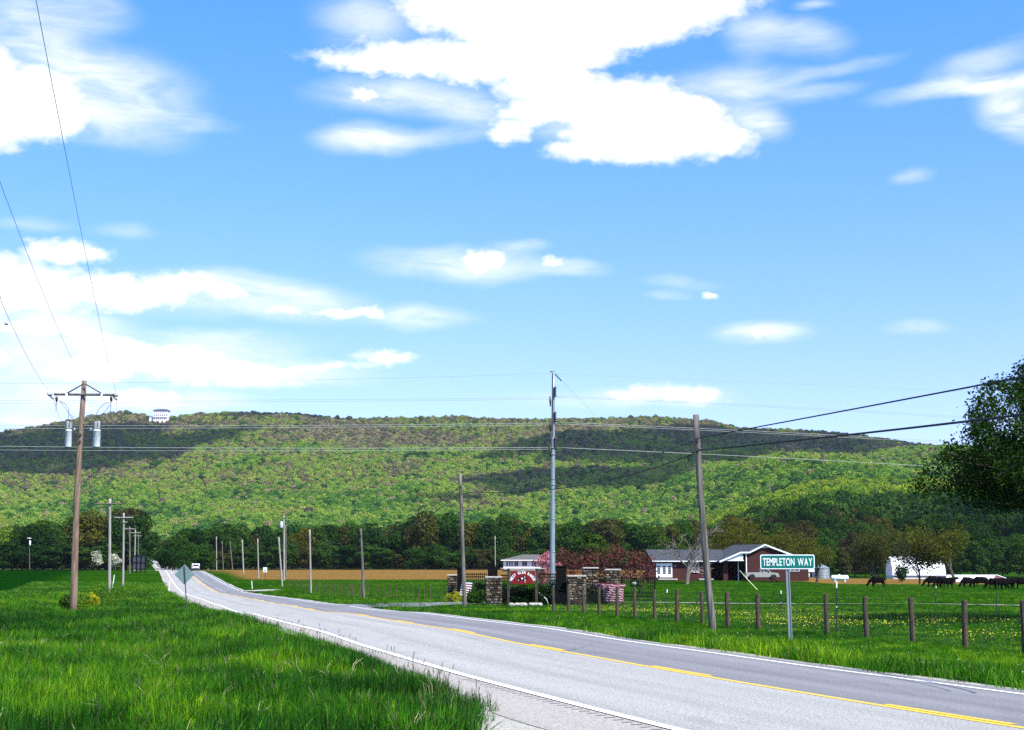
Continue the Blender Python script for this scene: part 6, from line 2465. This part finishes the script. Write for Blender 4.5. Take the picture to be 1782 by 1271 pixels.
# left verge, three distance bands
X, Y, rg = jgrid(-19, 3, 13.0, 38, 0.165, 31)
e_ = left_edge(Y)
k_ = road_u(X, Y) < e_ - .06 + rg.normal(0, .10, len(X)) + .12 * sstep(24 - Y, 0, 6)
X, Y = X[k_], Y[k_]
tot += scatter_grass('verge_grass', X, Y, lambda x, y: 0.68 + 1.15 * value_noise(x, y, 1.6, 23) * sstep(-road_u(x, y), 0.2, 2.2), near_src, 1, patchy, 'tall green grass of the left roadside verge')
X, Y, rg = jgrid(-36, -3, 38, 76, 0.36, 32)
k_ = road_u(X, Y) < left_edge(Y) - .15
X, Y = X[k_], Y[k_]
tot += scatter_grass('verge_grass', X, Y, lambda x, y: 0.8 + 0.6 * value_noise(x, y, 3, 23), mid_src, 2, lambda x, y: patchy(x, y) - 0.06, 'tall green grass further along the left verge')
X, Y, rg = jgrid(-95, -14, 76, 230, 0.85, 33)
k_ = (road_u(X, Y) < left_edge(Y) - .3) & (road_u(X, Y) > -22)
X, Y = X[k_], Y[k_]
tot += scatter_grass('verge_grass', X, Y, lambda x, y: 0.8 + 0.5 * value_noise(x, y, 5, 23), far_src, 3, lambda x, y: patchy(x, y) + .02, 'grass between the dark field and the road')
# right verge
X, Y, rg = jgrid(-6, 20, 17, 48, 0.24, 34)
u_ = road_u(X, Y)
k_ = (u_ > RW + .75 + rg.normal(0, .12, len(X))) & (X < 24 - .095 * Y * 3.0 + 2)
X, Y = X[k_], Y[k_]
tot += scatter_grass('roadside_grass', X, Y, lambda x, y: 0.35 + 0.75 * (1 - sstep(road_u(x, y), RW + 1.2, RW + 4.0)) * (0.5 + value_noise(x, y, 1.5, 26)) + .15 * value_noise(x, y, 3, 24), mid_src, 4, lambda x, y: patchy(x, y) + .02 + .1 * (1 - sstep(road_u(x, y), RW + 1, RW + 4)), 'grass between the road and the post fence')
X, Y, rg = jgrid(-22, 14, 48, 110, 0.5, 35)
u_ = road_u(X, Y)
k_ = (u_ > RW + .9) & (u_ < RW + 16)
X, Y = X[k_], Y[k_]
tot += scatter_grass('roadside_grass', X, Y, lambda x, y: 0.40 + 0.5 * (1 - sstep(road_u(x, y), RW + 1, RW + 5)), mid_src, 5, patchy, 'grass between the road and the ranch gateway')
# pasture
X, Y, rg = jgrid(5, 40, 30, 75, 0.42, 36)
k_ = X > 22 - .262 * Y - 1.0
X, Y = X[k_], Y[k_]
tot += scatter_grass('pasture_grass', X, Y, lambda x, y: 0.8 + .5 * value_noise(x, y, 3, 24), low_src, 6, lambda x, y: patchy(x, y) - .02, 'short grass of the pasture behind the post fence')
X, Y, rg = jgrid(-60, 100, 75, 240, 1.15, 37)
u_ = road_u(X, Y)
k_ = (u_ > RW + 2) & ~((np.abs(Y - (104.5 - np.maximum(X - 10, 0) * .33)) < 2.2) & (X > -6) & (X < 45))
X, Y = X[k_], Y[k_]
tot += scatter_grass('pasture_grass', X, Y, lambda x, y: 0.45 + .3 * value_noise(x, y, 6, 24), far_src, 7, lambda x, y: patchy(x, y) + 0.0, 'pasture grass out towards the house and cows')
# yellow buttercups in the pasture strip behind the fence
X, Y, rg = jgrid(2, 26, 33, 82, 0.19, 38)
k_ = (X > 22.4 - .262 * Y) & (X < 34 - .262 * Y) & (rg.random(len(X)) < 0.75 * sstep(value_noise(X, Y, 2.5, 41) + .35 * np.exp(-((X - (25.5 - .262 * Y)) / 2.2) ** 2), .45, .85)) & in_view(X, Y)
X, Y = X[k_], Y[k_]
fm = MB()
for k_ in range(5):
    a = k_ * 1.257
    fm.add([(0, 0, 0), (math.cos(a - .5) * .016, math.sin(a - .5) * .016, .008), (math.cos(a) * .022, math.sin(a) * .022, .012), (math.cos(a + .5) * .016, math.sin(a + .5) * .016, .008)], [(0, 1, 2, 3)])
fsrc = src('flower', fm.mesh('flower', flower_m))
n = len(X)
scatter('buttercups', np.stack([X, Y, ground(X, Y) + rg.uniform(.10, .22, n)], 1), np.stack([rg.normal(0, .5, n), rg.normal(0, .5, n), rg.uniform(0, 6, n)], 1), np.ones((n, 3)) * rg.uniform(.55, 1.1, (n, 1)), np.zeros(n), np.zeros(n), [fsrc], 'tiny yellow buttercups strewn behind the post fence', 'flowers')
# dandelions / pale seed heads along the road edge
X, Y, rg = jgrid(-8, 14, 18, 60, 0.5, 39)
k_ = (road_u(X, Y) > RW + .9) & (road_u(X, Y) < RW + 3.5) & (rg.random(len(X)) < .25) & in_view(X, Y)
X, Y = X[k_], Y[k_]
n = len(X)
scatter('white_clover', np.stack([X, Y, ground(X, Y) + rg.uniform(.1, .3, n)], 1), np.zeros((n, 3)), np.ones((n, 3)) * rg.uniform(.6, 1.2, (n, 1)), np.zeros(n), np.zeros(n), [src('clover_head', MB().lathe([(.004, 0), (.016, .008), (.012, .022), (.002, .026)], 6).mesh('clover_head', gravel))], 'small white clover heads along the road edge', 'flowers')
# dry stalks and seed heads standing above the left verge
straw = mat('dry_straw', (0.50, 0.45, 0.26), 0.8, var=.25)
seedm = mat('seed_head', (0.10, 0.09, 0.04), 0.9)
rg = np.random.default_rng(44)
st = []
for i in range(3):
    m_ = MB()
    for j in range(2):
        a = rg.uniform(0, 6.28)
        L = rg.uniform(.22, .42)
        l_ = rg.uniform(.1, .9)
        m_.tube([(0, 0, 0), (math.cos(a) * l_ * L * .35, math.sin(a) * l_ * L * .35, L * .6), (math.cos(a) * l_ * L * .9, math.sin(a) * l_ * L * .9, L * (1 - .3 * l_))], [.0035, .003, .0015], 3)
    st.append(src('dry_stalk', m_.mesh('dry_stalk', straw)))
X, Y, rg = jgrid(-18, 2, 14, 40, 0.8, 45)
k_ = (road_u(X, Y) < left_edge(Y) - .3) & (rg.random(len(X)) < .3 + .5 * sstep(value_noise(X, Y, 2.2, 51), .55, .75)) & in_view(X, Y)
X, Y = X[k_], Y[k_]
n = len(X)
scatter('dry_stalks', np.stack([X, Y, ground(X, Y)], 1), np.stack([rg.normal(0, .25, n), rg.normal(0, .25, n), rg.uniform(0, 6, n)], 1), np.ones((n, 3)) * rg.uniform(.7, 1.2, (n, 1)), rg.integers(0, 3, n), np.zeros(n), st, 'dry straw stalks standing in the left verge grass', 'grass')
hd = []
for i in range(2):
    m_ = MB()
    for j in range(3):
        a = rg.uniform(0, 6.28)
        L = rg.uniform(.30, .46)
        q = Vector((math.cos(a) * .10, math.sin(a) * .10, L))
        m_.tube([(0, 0, 0), q * .5 + Vector((0, 0, .03)), q], [.0025, .002, .0015], 3)
        m_.tube([q, q + Vector((math.cos(a) * .025, 0, .05)), q + Vector((math.cos(a) * .05, 0, .11))], [.003, .009, .002], 4)
    hd.append(src('seed_stem', m_.mesh('seed_stem', seedm)))
X, Y, rg = jgrid(-12, 2, 16, 46, 0.5, 46)
u_ = road_u(X, Y)
k_ = (u_ < left_edge(Y) - .05) & (rg.random(len(X)) < .10 + .35 * (u_ > left_edge(Y) - .7)) & in_view(X, Y)
X, Y = X[k_], Y[k_]
n = len(X)
scatter('seed_stems', np.stack([X, Y, ground(X, Y)], 1), np.stack([rg.normal(0, .15, n), rg.normal(0, .15, n), rg.uniform(0, 6, n)], 1), np.ones((n, 3)) * rg.uniform(.7, 1.1, (n, 1)), rg.integers(0, 2, n), np.zeros(n), hd, 'dark seed stems rising along the grass edge of the left verge', 'grass')

# weeds round the first poles
for i, (px_, y0, y1, Yd, w, m_) in enumerate(((150, 1052, 1036, 74, 1.4, leaf_weed), (176, 1046, 1024, 90, 2.6, leaf_weed), (160, 1047, 1035, 84, 1.1, leaf_gold), (198, 1044, 1020, 105, 2.6, leaf_weed), (215, 1040, 1022, 120, 2.8, leaf_weed), (135, 1056, 1040, 70.6, 0.9, leaf_weed), (112, 1052, 1036, 72, 0.8, leaf_dark), (240, 1038, 1022, 118, 2.2, leaf_weed))):
    lb = ['leafy weeds just right of the big pole base', 'green weed clump midway between the first two poles', 'yellow green weed clump between the first two poles', 'broad weed clump at the foot of the second pole', 'weed clump at the foot of the third pole', 'small weeds hugging the big pole base', 'dark little bush left of the big pole base', 'rightmost weed clump, right of the third pole foot'][i]
    shrub(px_, y0, y1, Yd, w, m_, lb, 600 + i, 700, .055, 'weed_clump', 9)

# fallen bird-sized specks are left out; one bird in the sky at left
bp = P(11, 565, 60)
bd_ = MB()
bd_.tube([(-.09, 0, 0), (-.03, 0, .01), (.05, 0, .01), (.10, 0, .0)], [.006, .03, .028, .006], 7)
bd_.add([(0, -.02, .02), (.05, -.02, .02), (-.02, -.17, .06), (-.05, -.16, .055)], [(0, 1, 2, 3)])
bd_.add([(0, .02, .02), (.05, .02, .02), (-.02, .17, .06), (-.05, .16, .055)], [(3, 2, 1, 0)])
tag(bd_.build('bird', blackhide, None, False, bp), 'small dark bird flying at the far left above the wires', 'bird')

# ------------------------------------------------------------------ haze
hz_ = MB().box((0, 2600, 203), (9000, 7200, 430))
ho = hz_.build('haze', None or mat('unused', (1, 1, 1)))
hm_ = bpy.data.materials.new('haze_air')
hm_.use_nodes = True
T = NT(hm_.node_tree)
T.n.clear()
pv = T.new('ShaderNodeVolumePrincipled')
pv.inputs['Color'].default_value = (0.75, 0.85, 1.0, 1)
pv.inputs['Density'].default_value = HAZE if 'HAZE' in globals() else 0.00003
pv.inputs['Anisotropy'].default_value = 0.2
oo = T.new('ShaderNodeOutputMaterial')
T.l.new(pv.outputs[0], oo.inputs['Volume'])
ho.data.materials.clear()
ho.data.materials.append(hm_)
ho['kind'] = 'stuff'
